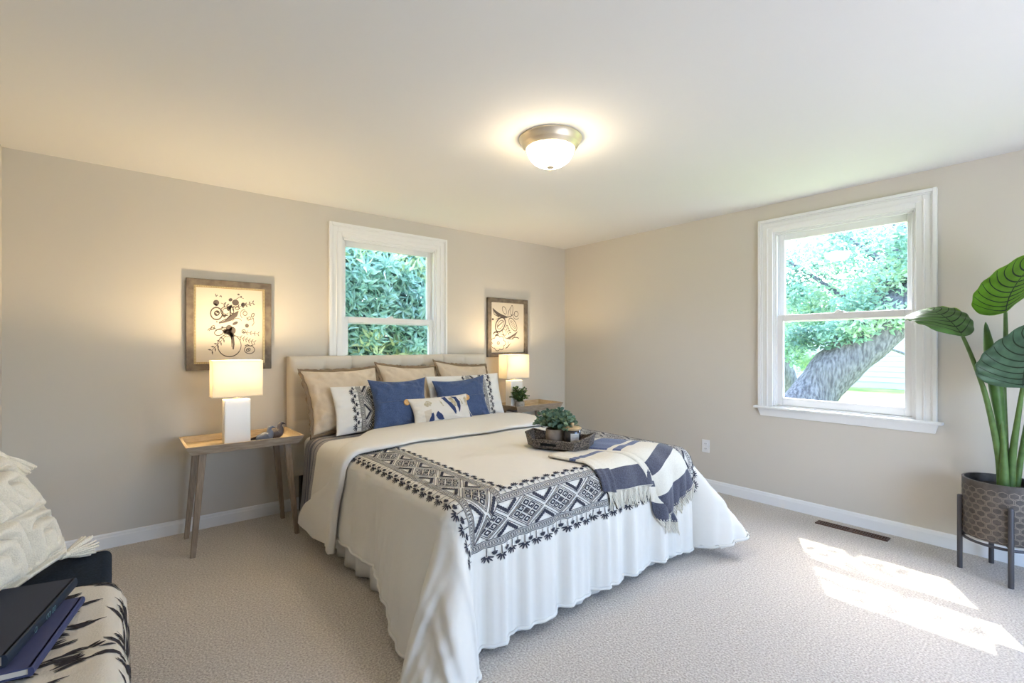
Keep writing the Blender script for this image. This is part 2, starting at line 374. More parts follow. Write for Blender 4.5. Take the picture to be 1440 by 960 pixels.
def cloth(s, t, lift=0.0):
    """point of the duvet's outer face: s across the bed, t down its length (cloth lengths)"""
    A = max(0.0, abs(s) - BA); B = max(0.0, t - BT); sg = 1 if s >= 0 else -1
    sc = max(-BA, min(BA, s)); tc = min(t, BT)
    z = 0.652 + 0.026 * (1 - (sc / 0.95) ** 2) + 0.004 * math.sin(5 * sc + 1.3 * tc) * math.sin(4.1 * tc + 2 * sc)
    r = math.hypot(A, B)
    if r < 1e-9:
        return (BX + s, -t, z + lift)
    ca, sb = A / r, B / r
    mix = 2 * ca * sb
    k = 0.10 * ca * ca + 0.02 * sb * sb + (0.42 if sg < 0 else 0.50) * mix
    out, down = edge_profile(r, k)
    w = sstep(0.10, 0.50, r)
    rs = 0.010 * math.sin(9.5 * t + 0.6) + 0.007 * math.sin(21 * t + 2.0 + 2 * sg) + 0.004 * math.sin(43 * t) + 0.0045 * math.sin(88 * t + 5 * math.sin(4 * t) + 4 * s) * sstep(1.45, 1.8, t)
    rf = 0.013 * math.sin(26 * s + 0.5) + 0.010 * math.sin(47 * s + 2.1 + math.sin(5 * s)) + 0.006 * math.sin(11 * s) + 0.006 * math.sin(83 * s + 2 * math.sin(9 * s))
    th = math.atan2(sb, ca)
    rc = 0.035 * math.sin(7.0 * th + 0.4) * mix
    out += w * (rs * ca * ca + rf * sb * sb * 1.15 + rc) + 0.05 * sstep(1.55, 2.3, t) * ca * w
    z -= down
    if z < 0.022:
        out += (0.022 - z) * 0.55; z = 0.022 + 0.006 * (1 + math.sin(9 * th))
    return (BX + sc + sg * (out + lift) * ca, -(tc + (out + lift) * sb), z)

def vsub(a, b): return (a[0]-b[0], a[1]-b[1], a[2]-b[2])
def vcross(a, b): return (a[1]*b[2]-a[2]*b[1], a[2]*b[0]-a[0]*b[2], a[0]*b[1]-a[1]*b[0])
def vnorm(a):
    l = math.sqrt(a[0]**2+a[1]**2+a[2]**2) or 1.0
    return (a[0]/l, a[1]/l, a[2]/l)

def lifted(f, u, v, h, e=0.006, sign=1):
    """point of surface f pushed h along its normal"""
    p = f(u, v)
    n = vnorm(vcross(vsub(f(u+e, v), f(u-e, v)), vsub(f(u, v+e), f(u, v-e))))
    return (p[0]+sign*n[0]*h, p[1]+sign*n[1]*h, p[2]+sign*n[2]*h)

def duvet_half_width(t):
    return 1.36 + 0.17 * sstep(1.75, 2.3, t)

# ------------------------------------------------------------------ bed
def rbox(b, x0, x1, y0, y1, z0, z1, r, n=6):
    """soft box with rounded edges"""
    def fn(u, v):
        a = u; pz = v
        return None
    L = []
    for k in range(2 * n + 2):
        if k <= n: ph = -PI / 2 + PI / 2 * k / n; zz = z0 + r + r * math.sin(ph); ins = r - r * math.cos(ph)
        else: ph = PI / 2 * (k - n - 1) / n; zz = z1 - r + r * math.sin(ph); ins = r - r * math.cos(ph)
        ring = []
        for cx, cy, a0 in ((x1, y1, 0), (x0, y1, PI / 2), (x0, y0, PI), (x1, y0, 3 * PI / 2)):
            sx = -1 if cx == x1 else 1; sy = -1 if cy == y1 else 1
            for q in range(n + 1):
                a = a0 + PI / 2 * q / n
                ring.append((cx + sx * r + (r - ins) * math.cos(a), cy + sy * r + (r - ins) * math.sin(a), zz))
        L.append(ring)
    m = len(L[0]); v = [p for ring in L for p in ring]; f = []
    for i in range(len(L) - 1):
        for j in range(m): f.append((i * m + j, i * m + (j + 1) % m, (i + 1) * m + (j + 1) % m, (i + 1) * m + j))
    f.append(tuple(range(m - 1, -1, -1))); f.append(tuple((len(L) - 1) * m + j for j in range(m)))
    b.add(v, f)

bed = thing('bed', 'large bed with cream button-tufted headboard under the back window', 'bed', (BX, -1.2, 0))
hx0, hx1, hz0, hz1, hy = -3.13, -1.27, 0.30, 1.222, -0.112
cols = [-2.2 + 0.2215 * k for k in range(-3, 4)]; rows = [1.105 - 0.19 * k for k in range(5)]
def hb(x, z):
    a = abs(math.sin(PI * (x - cols[0]) / 0.2215)); c = abs(math.sin(PI * (z - rows[0]) / 0.19))
    if x < cols[0] or x > cols[-1]: a = max(a, min(1, min(abs(x - cols[0]), abs(x - cols[-1])) / 0.1))
    puff = 0.028 * (a ** 0.4) * (0.72 + 0.28 * c ** 0.5) + 0.006 * (c ** 0.4) - 0.006
    d = min(math.hypot(x - cx, z - rz) for cx in cols for rz in rows); puff -= 0.024 * math.exp(-(d / 0.024) ** 2)
    e = min(x - hx0, hx1 - x, hz1 - z); puff -= 0.022 * (1 - sstep(0, 0.03, e))
    return (x, hy - puff, z)
b = MB(); xs = lin(hx0, hx1, 150); zs = lin(hz0, hz1, 84)
b.grid(hb, xs, zs)
yb = -0.03
b.add([hb(x, hz1) for x in xs] + [(x, yb, hz1) for x in xs], [(i, i + 1, len(xs) + i + 1, len(xs) + i) for i in range(len(xs) - 1)])
for xx in (hx0, hx1):
    b.add([hb(xx, z) for z in zs] + [(xx, yb, z) for z in zs], [(i, i + 1, len(zs) + i + 1, len(zs) + i) for i in range(len(zs) - 1)])
b.add([(hx0, yb, hz0), (hx1, yb, hz0), (hx1, yb, hz1), (hx0, yb, hz1)], [(0, 1, 2, 3)])
head = b.build('headboard', M['upholstery'], bed, smooth=60, merge=0.0005)
for cx in cols:
    for rz in rows[:3]:
        b = MB(); y = hb(cx, rz)[1]
        R = [(0.0115 * math.cos(q), 0.007 * math.sin(q)) for q in lin(0, PI / 2 - 0.05, 5)]
        n = 12; v = [(cx + r * math.cos(2 * PI * i / n), y - h - 0.001, rz + r * math.sin(2 * PI * i / n)) for r, h in R for i in range(n)]
        f = [(j * n + i, j * n + (i + 1) % n, (j + 1) * n + (i + 1) % n, (j + 1) * n + i) for j in range(4) for i in range(n)] + [tuple(4 * n + i for i in range(n))]
        b.add(v, f); b.build('button', M['upholstery'], head, smooth=80)
for xx in (hx0 + 0.12, hx1 - 0.12):
    b = MB(); b.box(xx - 0.03, xx + 0.03, -0.085, -0.035, 0, hz0 + 0.05); b.build('leg', M['dark'], bed, smooth=0)
b = MB(); rbox(b, -3.085, -1.295, -2.375, -0.30, 0.37, 0.630, 0.05); b.build('mattress', M['sham'], bed)
b = MB(); rbox(b, -3.07, -1.31, -2.355, -0.30, 0.14, 0.368, 0.02); b.build('foundation', M['sham'], bed)
for xx in (-2.98, -2.19, -1.40):
    for yy in (-0.45, -2.2):
        b = MB(); b.lathe([(0.022, 0), (0.028, 0.145)], (xx, yy, 0), 12); b.build('leg', M['dark'], bed)
path = []
for i in range(121): path.append((-3.092, -0.36 - (2.375 - 0.36) * i / 120, -1, 0))
for i in range(1, 111): path.append((-3.092 + 1.804 * i / 110, -2.382, 0, -1))
for i in range(1, 121): path.append((-1.288, -2.382 + (2.375 - 0.36) * i / 120, 1, 0))
b = MB(); v = []; nz = 8
for i, (x, y, nx, ny) in enumerate(path):
    for k in range(nz):
        q = k / (nz - 1); am = 0.002 + 0.016 * q
        d = am * math.sin(i * 0.62) + am * 0.6 * math.sin(i * 0.23 + 1)
        v.append((x + nx * d, y + ny * d, 0.37 - q * (0.355 - 0.006 * math.sin(i * 0.4))))
b.add(v, [(i * nz + k, (i + 1) * nz + k, (i + 1) * nz + k + 1, i * nz + k + 1) for i in range(len(path) - 1) for k in range(nz - 1)])
b.build('bed_skirt', M['skirt'] if 'skirt' in M else M['sham'], bed, smooth=80, solid=0.002)

# striped coverlet under the duvet
M['stripe_a'] = mat('grey blue woven stripe', (0.165, 0.165, 0.205, 1), 0.95, spec=0.05, var=0.25, vscale=220, bump=0.3, bscale=200)
M['stripe_b'] = mat('pale woven stripe', (0.36, 0.34, 0.335, 1), 0.95, spec=0.05, var=0.25, vscale=220, bump=0.3, bscale=200)
b = MB()
def cov(s, t): return lifted(cloth, s, t, -0.012 + 0.003 * math.sin(t * 60) * sstep(0.8, 1.0, abs(s)), sign=-1)
tb = [0.45, 0.50, 0.515, 0.555, 0.585, 0.64, 0.66, 0.70, 0.735, 0.79, 0.82, 0.86, 0.90, 0.95, 1.0, 1.06]
b.grid(cov, lin(-1.45, 1.45, 130), [t for i in range(len(tb) - 1) for t in lin(tb[i], tb[i + 1], 5)[:-1]] + [1.06],
       mi=lambda s, t: sum(1 for q in tb if q <= t + 1e-6) % 2, flip=True)
cv = b.build('coverlet', [M['stripe_a'], M['stripe_b']], loc=(BX, -0.75, 0.65), smooth=80, solid=0.008)
tag(cv, 'grey striped woven coverlet over the mattress at the pillow end', 'blanket')

# ------------------------------------------------------------------ duvet
duvet = thing('duvet', 'cream duvet with black embroidered border spread over the bed', 'duvet', (BX, -1.7, 0.66))
def width_left(t): return duvet_half_width(t)
b = MB()
def dv(u, t):
    s = u * (duvet_half_width(t) if u < 0 else 1.36)
    A = max(0, abs(s) - BA); B = max(0, t - BT); r = math.hypot(A, B)
    if A > 0 and B > 0:
        cap = 0.98 if s < 0 else 0.665
        if r > cap:
            k = cap / r; s = math.copysign(BA + A * k, s); t = BT + B * k
    return cloth(s, t)
us = lin(-1, 1, 231); ts = lin(0.74, 3.0, 190)
b.grid(dv, us, ts, flip=True)
b.build('cover', M['duvet'], duvet, smooth=80, solid=0.014)
# hem seam
b = MB()
def hemline(k):
    p = dv(*k); q = dv(k[0] * 0.985, min(k[1], 2.985)); return p
pts = [dv(-1, t) for t in lin(0.9, 3.0, 110)] + [dv(u, 3.0) for u in lin(-1, 1, 190)[1:]] + [dv(1, t) for t in lin(3.0, 0.9, 110)[1:]]
pts = [p for i, p in enumerate(pts) if i == 0 or (Vector(p) - Vector(pts[i - 1])).length > 0.004]
b.tube([(p[0], p[1], max(p[2], 0.012)) for p in pts], 0.0085, 6); b.build('hem', M['duvet'], duvet, smooth=80)
# turned-back flap
b = MB(); n = 28
def flap(s, k):
    a = 2 * PI * k / n
    wob = 0.012 * math.sin(7 * s + 1) + 0.008 * math.sin(17 * s)
    t0 = 0.70 + (0.44 * sstep(0.50, 0.95, -s) - 0.48 * sstep(0.99, 1.40, -s) if s < 0 else 0.0); t1 = 1.30
    tc = (t0 + t1) / 2 + (t1 - t0) / 2 * math.copysign(abs(math.cos(a)) ** 0.55, math.cos(a)) + wob
    hh = 0.021 * math.copysign(abs(math.sin(a)) ** 0.6, math.sin(a))
    taper = 1.0
    h = 0.0235 + hh * taper + 0.006 * math.sin(9 * tc + 3 * s) * (1 if hh > 0 else 0)
    if abs(s) > 0.9:
        h += 0.012 * sstep(0.9, 1.4, abs(s)) * (1 + math.sin(15 * tc)) * (1 if hh > 0 else 0.3)
    return lifted(cloth, s, tc, h, sign=-1)
ss = lin(-1.43, 1.43, 150)
v = [flap(s, k) for s in ss for k in range(n)]; f = []
for i in range(len(ss) - 1):
    for k in range(n): f.append((i * n + k, i * n + (k + 1) % n, (i + 1) * n + (k + 1) % n, (i + 1) * n + k))
f.append(tuple(range(n))); f.append(tuple((len(ss) - 1) * n + k for k in range(n - 1, -1, -1)))
b.add(v, f); b.build('turned_back_flap', M['duvet'], duvet, smooth=80)

# embroidery
def border(art, tf, p0, p1, lo, hi, phase=0.0):
    """band drawn in (p along, q across) then moved by tf; lo(q), hi(q) are the mitred ends"""
    raw = Art()
    def L(pts, w): raw.line(pts, w)
    def inside(p, q, m=0.0): return lo(q) - 0.12 < p < hi(q) + 0.12
    for q, w in ((0.058, .003), (0.064, .002), (0.083, .002), (0.089, .003), (0.226, .003), (0.232, .002), (0.251, .002), (0.257, .003)):
        L([(lo(q), q), (hi(q), q)], w)
    for qa, qb in ((0.067, 0.080), (0.235, 0.248)):
        p = p0
        while p < p1:
            if inside(p, qa, 0.006): L([(p, qa), (p + 0.008, qb)], 0.0028); L([(p + 0.008, qa), (p, qb)], 0.0022)
            p += 0.0135
    def fan(p, q, s, size):
        if not inside(p, q, 0.01): return
        L([(p, q), (p, q + s * size * 0.5)], 0.0032)
        for a in (-78, -48, -18, 18, 48, 78):
            a = math.radians(a); c = (p + math.sin(a) * size * 0.36, q + s * (size * 0.5 + math.cos(a) * size * 0.36))
            L([(p + math.sin(a) * size * .1, q + s * (size * .5 + math.cos(a) * size * .1)), c], 0.0066)
            L([c, (p + math.sin(a) * size * 0.44, q + s * (size * 0.5 + math.cos(a) * size * 0.44))], 0.0040)
    i = 0; p = p0 + phase
    while p < p1:
        fan(p, 0.262, 1, 0.066); fan(p + 0.034, 0.262, 1, 0.034)
        fan(p, 0.054, -1, 0.048); fan(p + 0.034, 0.054, -1, 0.028)
        p += 0.068
    qc, hw, hh, sp = 0.1575, 0.104, 0.067, 0.218
    p = p0 + phase
    while p < p1:
        if inside(p, qc):
            D = lambda a, c: (p + (a - c) / 2 * hw, qc + (a + c) / 2 * hh)
            for k in (0.98, 0.86): L([D(k, k), D(k, -k), D(-k, -k), D(-k, k), D(k, k)], 0.003)
            for ca in (-.54, .54):
                for cb in (-.54, .54):
                    r = 0.15; L([D(ca + r, cb + r), D(ca + r, cb - r), D(ca - r, cb - r), D(ca - r, cb + r), D(ca + r, cb + r)], 0.0062)
            for rot in range(4):
                c, s_ = math.cos(rot * PI / 2), math.sin(rot * PI / 2)
                pts = [(-.2, -.2), (-.2, .2), (.2, .2), (.2, -.14), (-.06, -.14), (-.06, .04)]
                L([D((x) * c - (y + .54) * s_, (x) * s_ + (y + .54) * c) for x, y in pts], 0.0055)
            for k in range(7):
                x = -.21 + .07 * k; L([D(x, -.21), D(x, .21)], 0.003)
            L([D(-.21, 0), D(.21, 0)], 0.003)
        pm = p + sp / 2
        for sg in (-1, 1):
            qb = qc + sg * (hh - 0.002); qa = qc + sg * 0.012
            if inside(pm, qc):
                L([(pm - 0.086, qb), (pm, qa), (pm + 0.086, qb)], 0.0028)
                for k in range(-5, 6):
                    x = pm + k * 0.0105; y = qa + sg * (0.014 + abs(k) * 0.0072)
                    raw.poly([(x + 0.0088 * math.cos(t), y + 0.0088 * math.sin(t)) for t in [2 * PI * j / 8 for j in range(8)]])
        p += sp
    # cut everything along the two end lines
    for pts, m_ in raw.polys:
        for g in (lambda c: c[0] - lo(c[1]), lambda c: hi(c[1]) - c[0]):
            out = []
            for i in range(len(pts)):
                c0, c1 = pts[i], pts[(i + 1) % len(pts)]; g0, g1 = g(c0), g(c1)
                if g0 >= 0: out.append(c0)
                if (g0 >= 0) != (g1 >= 0):
                    f = g0 / (g0 - g1); out.append((c0[0] + (c1[0] - c0[0]) * f, c0[1] + (c1[1] - c0[1]) * f))
            pts = out
            if len(pts) < 3: break
        if len(pts) >= 3:
            cl = [pts[i] for i in range(len(pts)) if math.hypot(pts[i][0] - pts[i - 1][0], pts[i][1] - pts[i - 1][1]) > 1e-5]
            if len(cl) >= 3: art.poly([tf(*c) for c in cl], m_)
IN, T_IN = 0.59, 2.325
art = Art()
border(art, lambda p, q: (p, T_IN + q), -0.92, 0.92, lambda q: -(IN + q), lambda q: IN + q, phase=0.172)
for sg in (-1, 1):
    border(art, lambda p, q, sg=sg: (sg * (IN + q), p), 1.16, 2.7, lambda q: 1.16, lambda q: T_IN + q, phase=0.08)
    art.line([(sg * (IN + .09), T_IN + .09), (sg * (IN + .226), T_IN + .226)], 0.003)
art.onto('embroidered_border', lambda s, t: lifted(cloth, s, t, 0.0028, e=0.004, sign=-1), M['ink'], duvet, maxlen=0.016)

# ------------------------------------------------------------------ throw over the foot of the bed
M['th_dark'] = mat('charcoal blue wool', (0.085, 0.087, 0.115, 1), 0.95, spec=0.05, var=0.3, vscale=180, bump=0.15, bscale=150, sheen=0.3)
M['th_blue'] = mat('navy wool', (0.075, 0.095, 0.19, 1), 0.95, spec=0.05, var=0.3, vscale=180, bump=0.15, bscale=150, sheen=0.3)
M['th_cream'] = mat('cream wool', (0.74, 0.69, 0.58, 1), 0.95, spec=0.05, var=0.04, vscale=150, bump=0.15, bscale=150, sheen=0.2)
throw = thing('throw_blanket', 'fringed navy and cream striped throw draped over the bed foot beside the tray', 'blanket', (-1.9, -2.2, 0.68))
def patch(bl, br, fl, fr, h, amp, name, stripes, seed):
    """folded length of the throw: corners in duvet lengths (back left/right, foot left/right)"""
    def st(w, l):
        w2 = w + 0.03 * math.sin(5 * l + seed) * (1 - abs(2 * w - 1))
        s = (bl[0] * (1 - w2) + br[0] * w2) * (1 - l) + (fl[0] * (1 - w2) + fr[0] * w2) * l
        t = (bl[1] * (1 - w2) + br[1] * w2) * (1 - l) + (fl[1] * (1 - w2) + fr[1] * w2) * l
        return s, t
    def fn(w, l):
        s, t = st(w, l)
        e = min(w, 1 - w) ; ro = sstep(0, 0.06, e)
        hh = 0.006 + (h - 0.006) * (0.35 + 0.65 * ro) + amp * ro * (0.5 + 0.5 * math.sin(13 * w + 2.2 * l + seed)) * (0.4 + 0.6 * l)
        return lifted(cloth, s, t, hh, e=0.01, sign=-1)
    ends = [q for q, _ in stripes] + [1.0]
    ls = sorted(set([round(q, 4) for q in ends] + [round(x, 4) for x in lin(0, 1, 46)]))
    def mi(w, l):
        k = 0
        for i, (q, m) in enumerate(stripes):
            if l >= q - 1e-6: k = m
        return k
    b = MB(); b.grid(fn, lin(0, 1, 34), ls, mi=mi, flip=True)
    o = b.build(name, [M['th_cream'], M['th_dark'], M['th_blue']], throw, smooth=80, solid=0.006)
    return fn, st
def fringe(fn, st, h, n, length, seed):
    rnd = random.Random(seed); b = MB()
    for i in range(n):
        w = (i + 0.5) / n; s, t = st(w, 1.0); s0, t0 = st(w, 0.97); d = Vector((s - s0, t - t0)).normalized()
        dx = rnd.uniform(-0.18, 0.18); ln = length * rnd.uniform(0.8, 1.12); pts = [fn(w, 0.985)]
        for k in range(1, 7):
            q = k / 6; ss, tt = s + d.x * ln * q + dx * ln * q * q * 0.6, t + d.y * ln * q
            pts.append(lifted(cloth, ss, tt, 0.007 + (h - 0.007) * (1 - q) + 0.004 * math.sin(4 * q + i), e=0.01, sign=-1))
        b.tube(pts, [0.0036, 0.0036, 0.0034, 0.0032, 0.003, 0.003, 0.0016], 5)
    b.build('fringe', M['th_cream'], throw, smooth=80)
C_, D_, B_ = 0, 1, 2
fnA, stA = patch((-0.09, 2.10), (0.34, 2.06), (0.02, 2.515), (0.43, 2.545), 0.012, 0.013, 'under_layer',
      [(0, C_), (0.30, B_), (0.38, C_), (0.74, D_)], 0.4)
fringe(fnA, stA, 0.012, 58, 0.10, 3)
fnA2, _ = patch((-0.11, 2.12), (0.0, 2.10), (-0.02, 2.50), (0.085, 2.525), 0.020, 0.004, 'folded_edge', [(0, C_), (0.34, B_), (0.44, C_), (0.72, D_)], 1.4)
fnB2, stB2 = patch((0.16, 2.14), (0.36, 2.14), (0.475, 2.755), (0.66, 2.80), 0.022, 0.003, 'middle_layer',
      [(0, C_), (0.60, D_), (0.66, C_), (0.82, D_)], 2.0)
fringe(fnB2, stB2, 0.016, 20, 0.09, 8)
fnB, stB = patch((0.12, 2.06), (0.52, 2.00), (0.535, 2.745), (0.83, 2.585), 0.030, 0.009, 'top_layer',
      [(0, B_), (0.27, C_), (0.31, B_), (0.37, C_), (0.53, D_), (0.63, C_), (0.82, D_)], 3.1)
fringe(fnB, stB, 0.022, 40, 0.085, 5)

# ------------------------------------------------------------------ pillows
def pillow(name, label, TL, TR, BL, T, m, group=None, pinch=0.07, n=72, wrinkle=0.006, seed=0, square=0.42, cat='pillow'):
    TL, TR, BL = Vector(TL), Vector(TR), Vector(BL)
    W = (TR - TL) / 2; U = (TL - BL) / 2; c = BL + W + U; nn = W.cross(U).normalized()
    t = thing(name, label, cat, c - U + Vector((0, 0, 0)), group)
    rnd = Vector((seed * 3.1, seed * 1.7, seed))
    def fn(u, v, side=1, lift=0.0):
        u = max(-1, min(1, u)); v = max(-1, min(1, v))
        x = u * (1 - pinch * (1 - v * v) * abs(u)); y = v * (1 - pinch * (1 - u * u) * abs(v))
        e = max(0, (1 - u ** 2)) * max(0, (1 - v ** 2))
        z = T * e ** square
        edge = 1 - e
        q = Vector((u * 2.2, v * 2.2, side)) + rnd
        wr = wrinkle * (noise.noise(q * 1.3) + 0.6 * noise.noise(q * 3.1)) * (0.3 + edge) * min(1, e * 6)
        rad = math.atan2(v, u); wr += wrinkle * 0.7 * math.sin(rad * 12 + seed) * min(1, e * 5) * edge ** 2
        return c + W * x + U * y + nn * (side * (z + lift) + wr)
    A = [math.sin(PI / 2 * q) for q in lin(-1, 1, n)]
    b = MB(); b.grid(lambda u, v: fn(u, v, 1), A, A); b.grid(lambda u, v: fn(u, v, -1), A, A, flip=True)
    b.build('cushion', m, t, smooth=80, merge=0.0006)
    return t, fn
def frayed_edge(t, fn, m, seed):
    rnd = random.Random(seed); b = MB(); pts = []
    per = [(u, -1) for u in lin(-1, 1, 40)[:-1]] + [(1, v) for v in lin(-1, 1, 40)[:-1]] + [(-u, 1) for u in lin(-1, 1, 40)[:-1]] + [(-1, -v) for v in lin(-1, 1, 40)[:-1]]
    c = fn(0, 0, 1) * 0.5 + fn(0, 0, -1) * 0.5; v = []
    for i, (u, w) in enumerate(per):
        p = (fn(u, w, 1) + fn(u, w, -1)) / 2; o = (p - c).normalized(); q = 0.027 + 0.010 * rnd.random(); nn = (fn(0, 0, 1) - fn(0, 0, -1)).normalized() * (0.011 * math.sin(i * 0.9 + 0.5 * math.sin(i * 0.31)) + 0.004 * rnd.uniform(-1, 1))
        v += [p - o * 0.012 + nn * 0.3, p + o * q * 0.55 + nn, p + o * q - nn * 0.6]
    n = len(per); f = []
    for i in range(n):
        j = (i + 1) % n
        for k in range(2): f.append((i * 3 + k, j * 3 + k, j * 3 + k + 1, i * 3 + k + 1))
    b.add(v, f); b.build('frayed_flange', m, t, smooth=80, solid=0.003)
G_E = 'flax linen pillows against the headboard'
for i, (TL, TR, BL, lab) in enumerate((
    ((-3.09, -0.262, 1.115), (-2.50, -0.258, 1.125), (-3.07, -0.50, 0.66), 'tan fringed linen pillow at the left end of the headboard'),
    ((-2.49, -0.255, 1.150), (-1.95, -0.262, 1.115), (-2.48, -0.50, 0.66), 'fringed linen pillow standing in the middle of the headboard'),
    ((-1.93, -0.250, 1.160), (-1.38, -0.262, 1.110), (-1.94, -0.50, 0.66), 'fringed linen pillow at the right end of the headboard'))):
    t, fn = pillow('linen_pillow', lab, TL, TR, BL, 0.085, M['linen'], G_E, pinch=0.115, wrinkle=0.016, seed=i + 1)
    frayed_edge(t, fn, M['linen_edge'], i)
def printed(label, TL, TR, BL, side, seed):
    t, fn = pillow('embroidered_pillow', label, TL, TR, BL, 0.050, M['sham'], 'white pillows with black embroidered bands', pinch=0.05, wrinkle=0.008, seed=seed)
    W = (Vector(TR) - Vector(TL)).length / 2; Hh = (Vector(TL) - Vector(BL)).length / 2
    a = Art()
    # outer fringe towards the open end of the case
    border(a, lambda p, q: (side * (W - 0.105 - (0.335 - q)) / W, p / Hh), -Hh, Hh, lambda q: -Hh * 0.97, lambda q: Hh * 0.97, phase=0.035)
    a.onto('embroidered_band', lambda u, v: fn(u, v, 1, 0.0045), M['ink'], t, maxlen=0.03)
printed('white pillow with black embroidery leaning left of the blue pillows', (-2.945, -0.475, 1.000), (-2.20, -0.475, 1.010), (-2.945, -0.615, 0.66), -1, 5)
printed('white pillow with black embroidery at the right end of the bed', (-2.150, -0.475, 1.045), (-1.390, -0.475, 1.050), (-2.170, -0.615, 0.66), 1, 6)
def blue(label, TL, TR, BL, bu, bv, seed):
    t, fn = pillow('blue_pillow', label, TL, TR, BL, 0.066, M['navy'], 'blue linen pillows with a wooden button', pinch=0.15, wrinkle=0.012, seed=seed)
    b = MB(); v = []; us = lin(-0.93, 0.93, 40)
    for u in us:
        for dv_, lf in ((0.012, 0.0015), (0.004, 0.006), (-0.008, 0.007), (-0.012, 0.0015)): v.append(fn(u, bv + 0.045 + dv_, 1, lf))
    b.add(v, [(i * 4 + k, (i + 1) * 4 + k, (i + 1) * 4 + k + 1, i * 4 + k + 1) for i in range(len(us) - 1) for k in range(3)]); b.build('flap_seam', M['navy'], t, smooth=80)
    p = fn(bu, bv - 0.04, 1, 0.003); nn = (fn(bu + .05, bv, 1) - fn(bu - .05, bv, 1)).cross(fn(bu, bv + .05, 1) - fn(bu, bv - .05, 1)).normalized()
    R = nn.to_track_quat('Z', 'Y').to_matrix(); b = MB(); n = 24
    prof = [(0.0, 0.004), (0.012, 0.004), (0.016, 0.008), (0.021, 0.008), (0.024, 0.005), (0.024, 0.0), (0.020, -0.002)]
    v = [p + R @ Vector((r * math.cos(2 * PI * i / n), r * math.sin(2 * PI * i / n), h)) for r, h in prof for i in range(n)]
    b.add(v, [(j * n + i, (j + 1) * n + i, (j + 1) * n + (i + 1) % n, j * n + (i + 1) % n) for j in range(len(prof) - 1) for i in range(n)])
    bt = b.build('button', M['button'], t, smooth=60)
    b = MB()
    for dx in (-0.004, 0.004):
        v = [p + R @ Vector((dx + 0.0016 * math.cos(2 * PI * i / 8), 0.0016 * math.sin(2 * PI * i / 8), 0.0052)) for i in range(8)]; b.add(v, [tuple(range(8))])
    b.build('thread_hole', M['dark'], bt, smooth=0)
blue('blue linen pillow on the left with its wooden button in full view', (-2.700, -0.575, 1.050), (-2.210, -0.575, 1.050), (-2.715, -0.705, 0.665), 0.08, 0.0, 7)
blue('blue linen pillow on the right, button half hidden by the patterned cushion', (-2.150, -0.575, 1.015), (-1.625, -0.575, 1.045), (-2.165, -0.705, 0.665), 0.02, 0.0, 8)
t, fn = pillow('patterned_cushion', 'small oblong white cushion with navy and olive ikat marks in front', (-2.440, -0.705, 0.895), (-1.895, -0.705, 0.905), (-2.425, -0.795, 0.695), 0.058, M['ikat'], pinch=0.10, wrinkle=0.007, seed=9)
a = Art(); rnd = random.Random(4)
def jag(pts, mi, k=3):
    out = []
    for i in range(len(pts)):
        p, q = pts[i], pts[(i + 1) % len(pts)]
        for j in range(k):
            f = j / k; out.append((p[0] + (q[0] - p[0]) * f + rnd.uniform(-.008, .008), p[1] + (q[1] - p[1]) * f + rnd.uniform(-.04, .04)))
    a.poly(out, mi)
jag([(-.02, .86), (.12, .86), (.20, .45), (.36, -.1), (.36, -.45), (.33, -.62), (.24, -.2), (.08, .35)], 0)
jag([(.34, .88), (.50, .80), (.60, .3), (.56, -.1), (.48, -.5), (.46, -.15), (.44, .2), (.42, .55)], 0)
jag([(.20, .78), (.34, .80), (.42, .4), (.44, .05), (.34, -.05), (.26, .2)], 1); jag([(.26, .5), (.33, .6), (.38, .3), (.33, .1)], 2)
jag([(-.58, -.9), (-.49, -.3), (-.43, -.3), (-.40, -.9)], 0); jag([(-.36, -.5), (-.27, -.2), (-.12, -.6), (-.08, -.9), (-.24, -.9)], 0)
jag([(-.66, .4), (-.52, .65), (-.42, .6), (-.38, .4), (-.46, .2), (-.6, .2)], 1); jag([(-.5, .45), (-.44, .6), (-.40, .4), (-.45, .25)], 1)
jag([(-.72, -.1), (-.45, 0), (-.47, -.25), (-.6, -.9), (-.68, -.9)], 3); jag([(.78, .55), (.88, .75), (.90, .4), (.84, .2)], 1); jag([(.86, .5), (.93, .7), (.93, 0), (.9, 0)], 2)
jag([(.86, -.9), (.90, -.3), (.95, -.9)], 0); jag([(-.14, .6), (-.10, .6), (-.02, .1), (-.06, .1)], 1); jag([(.62, .6), (.66, .55), (.70, .1), (.67, .1)], 1)
M['ikat_pale'] = mat('ikat pale tan', (0.62, 0.55, 0.45, 1), 0.9, spec=0.1)
a.onto('ikat_print', lambda u, v: fn(u, v, 1, 0.0025), [M['ikat_navy'], M['ikat_olive'], M['ikat_gold'], M['ikat_pale']], t, maxlen=0.05)

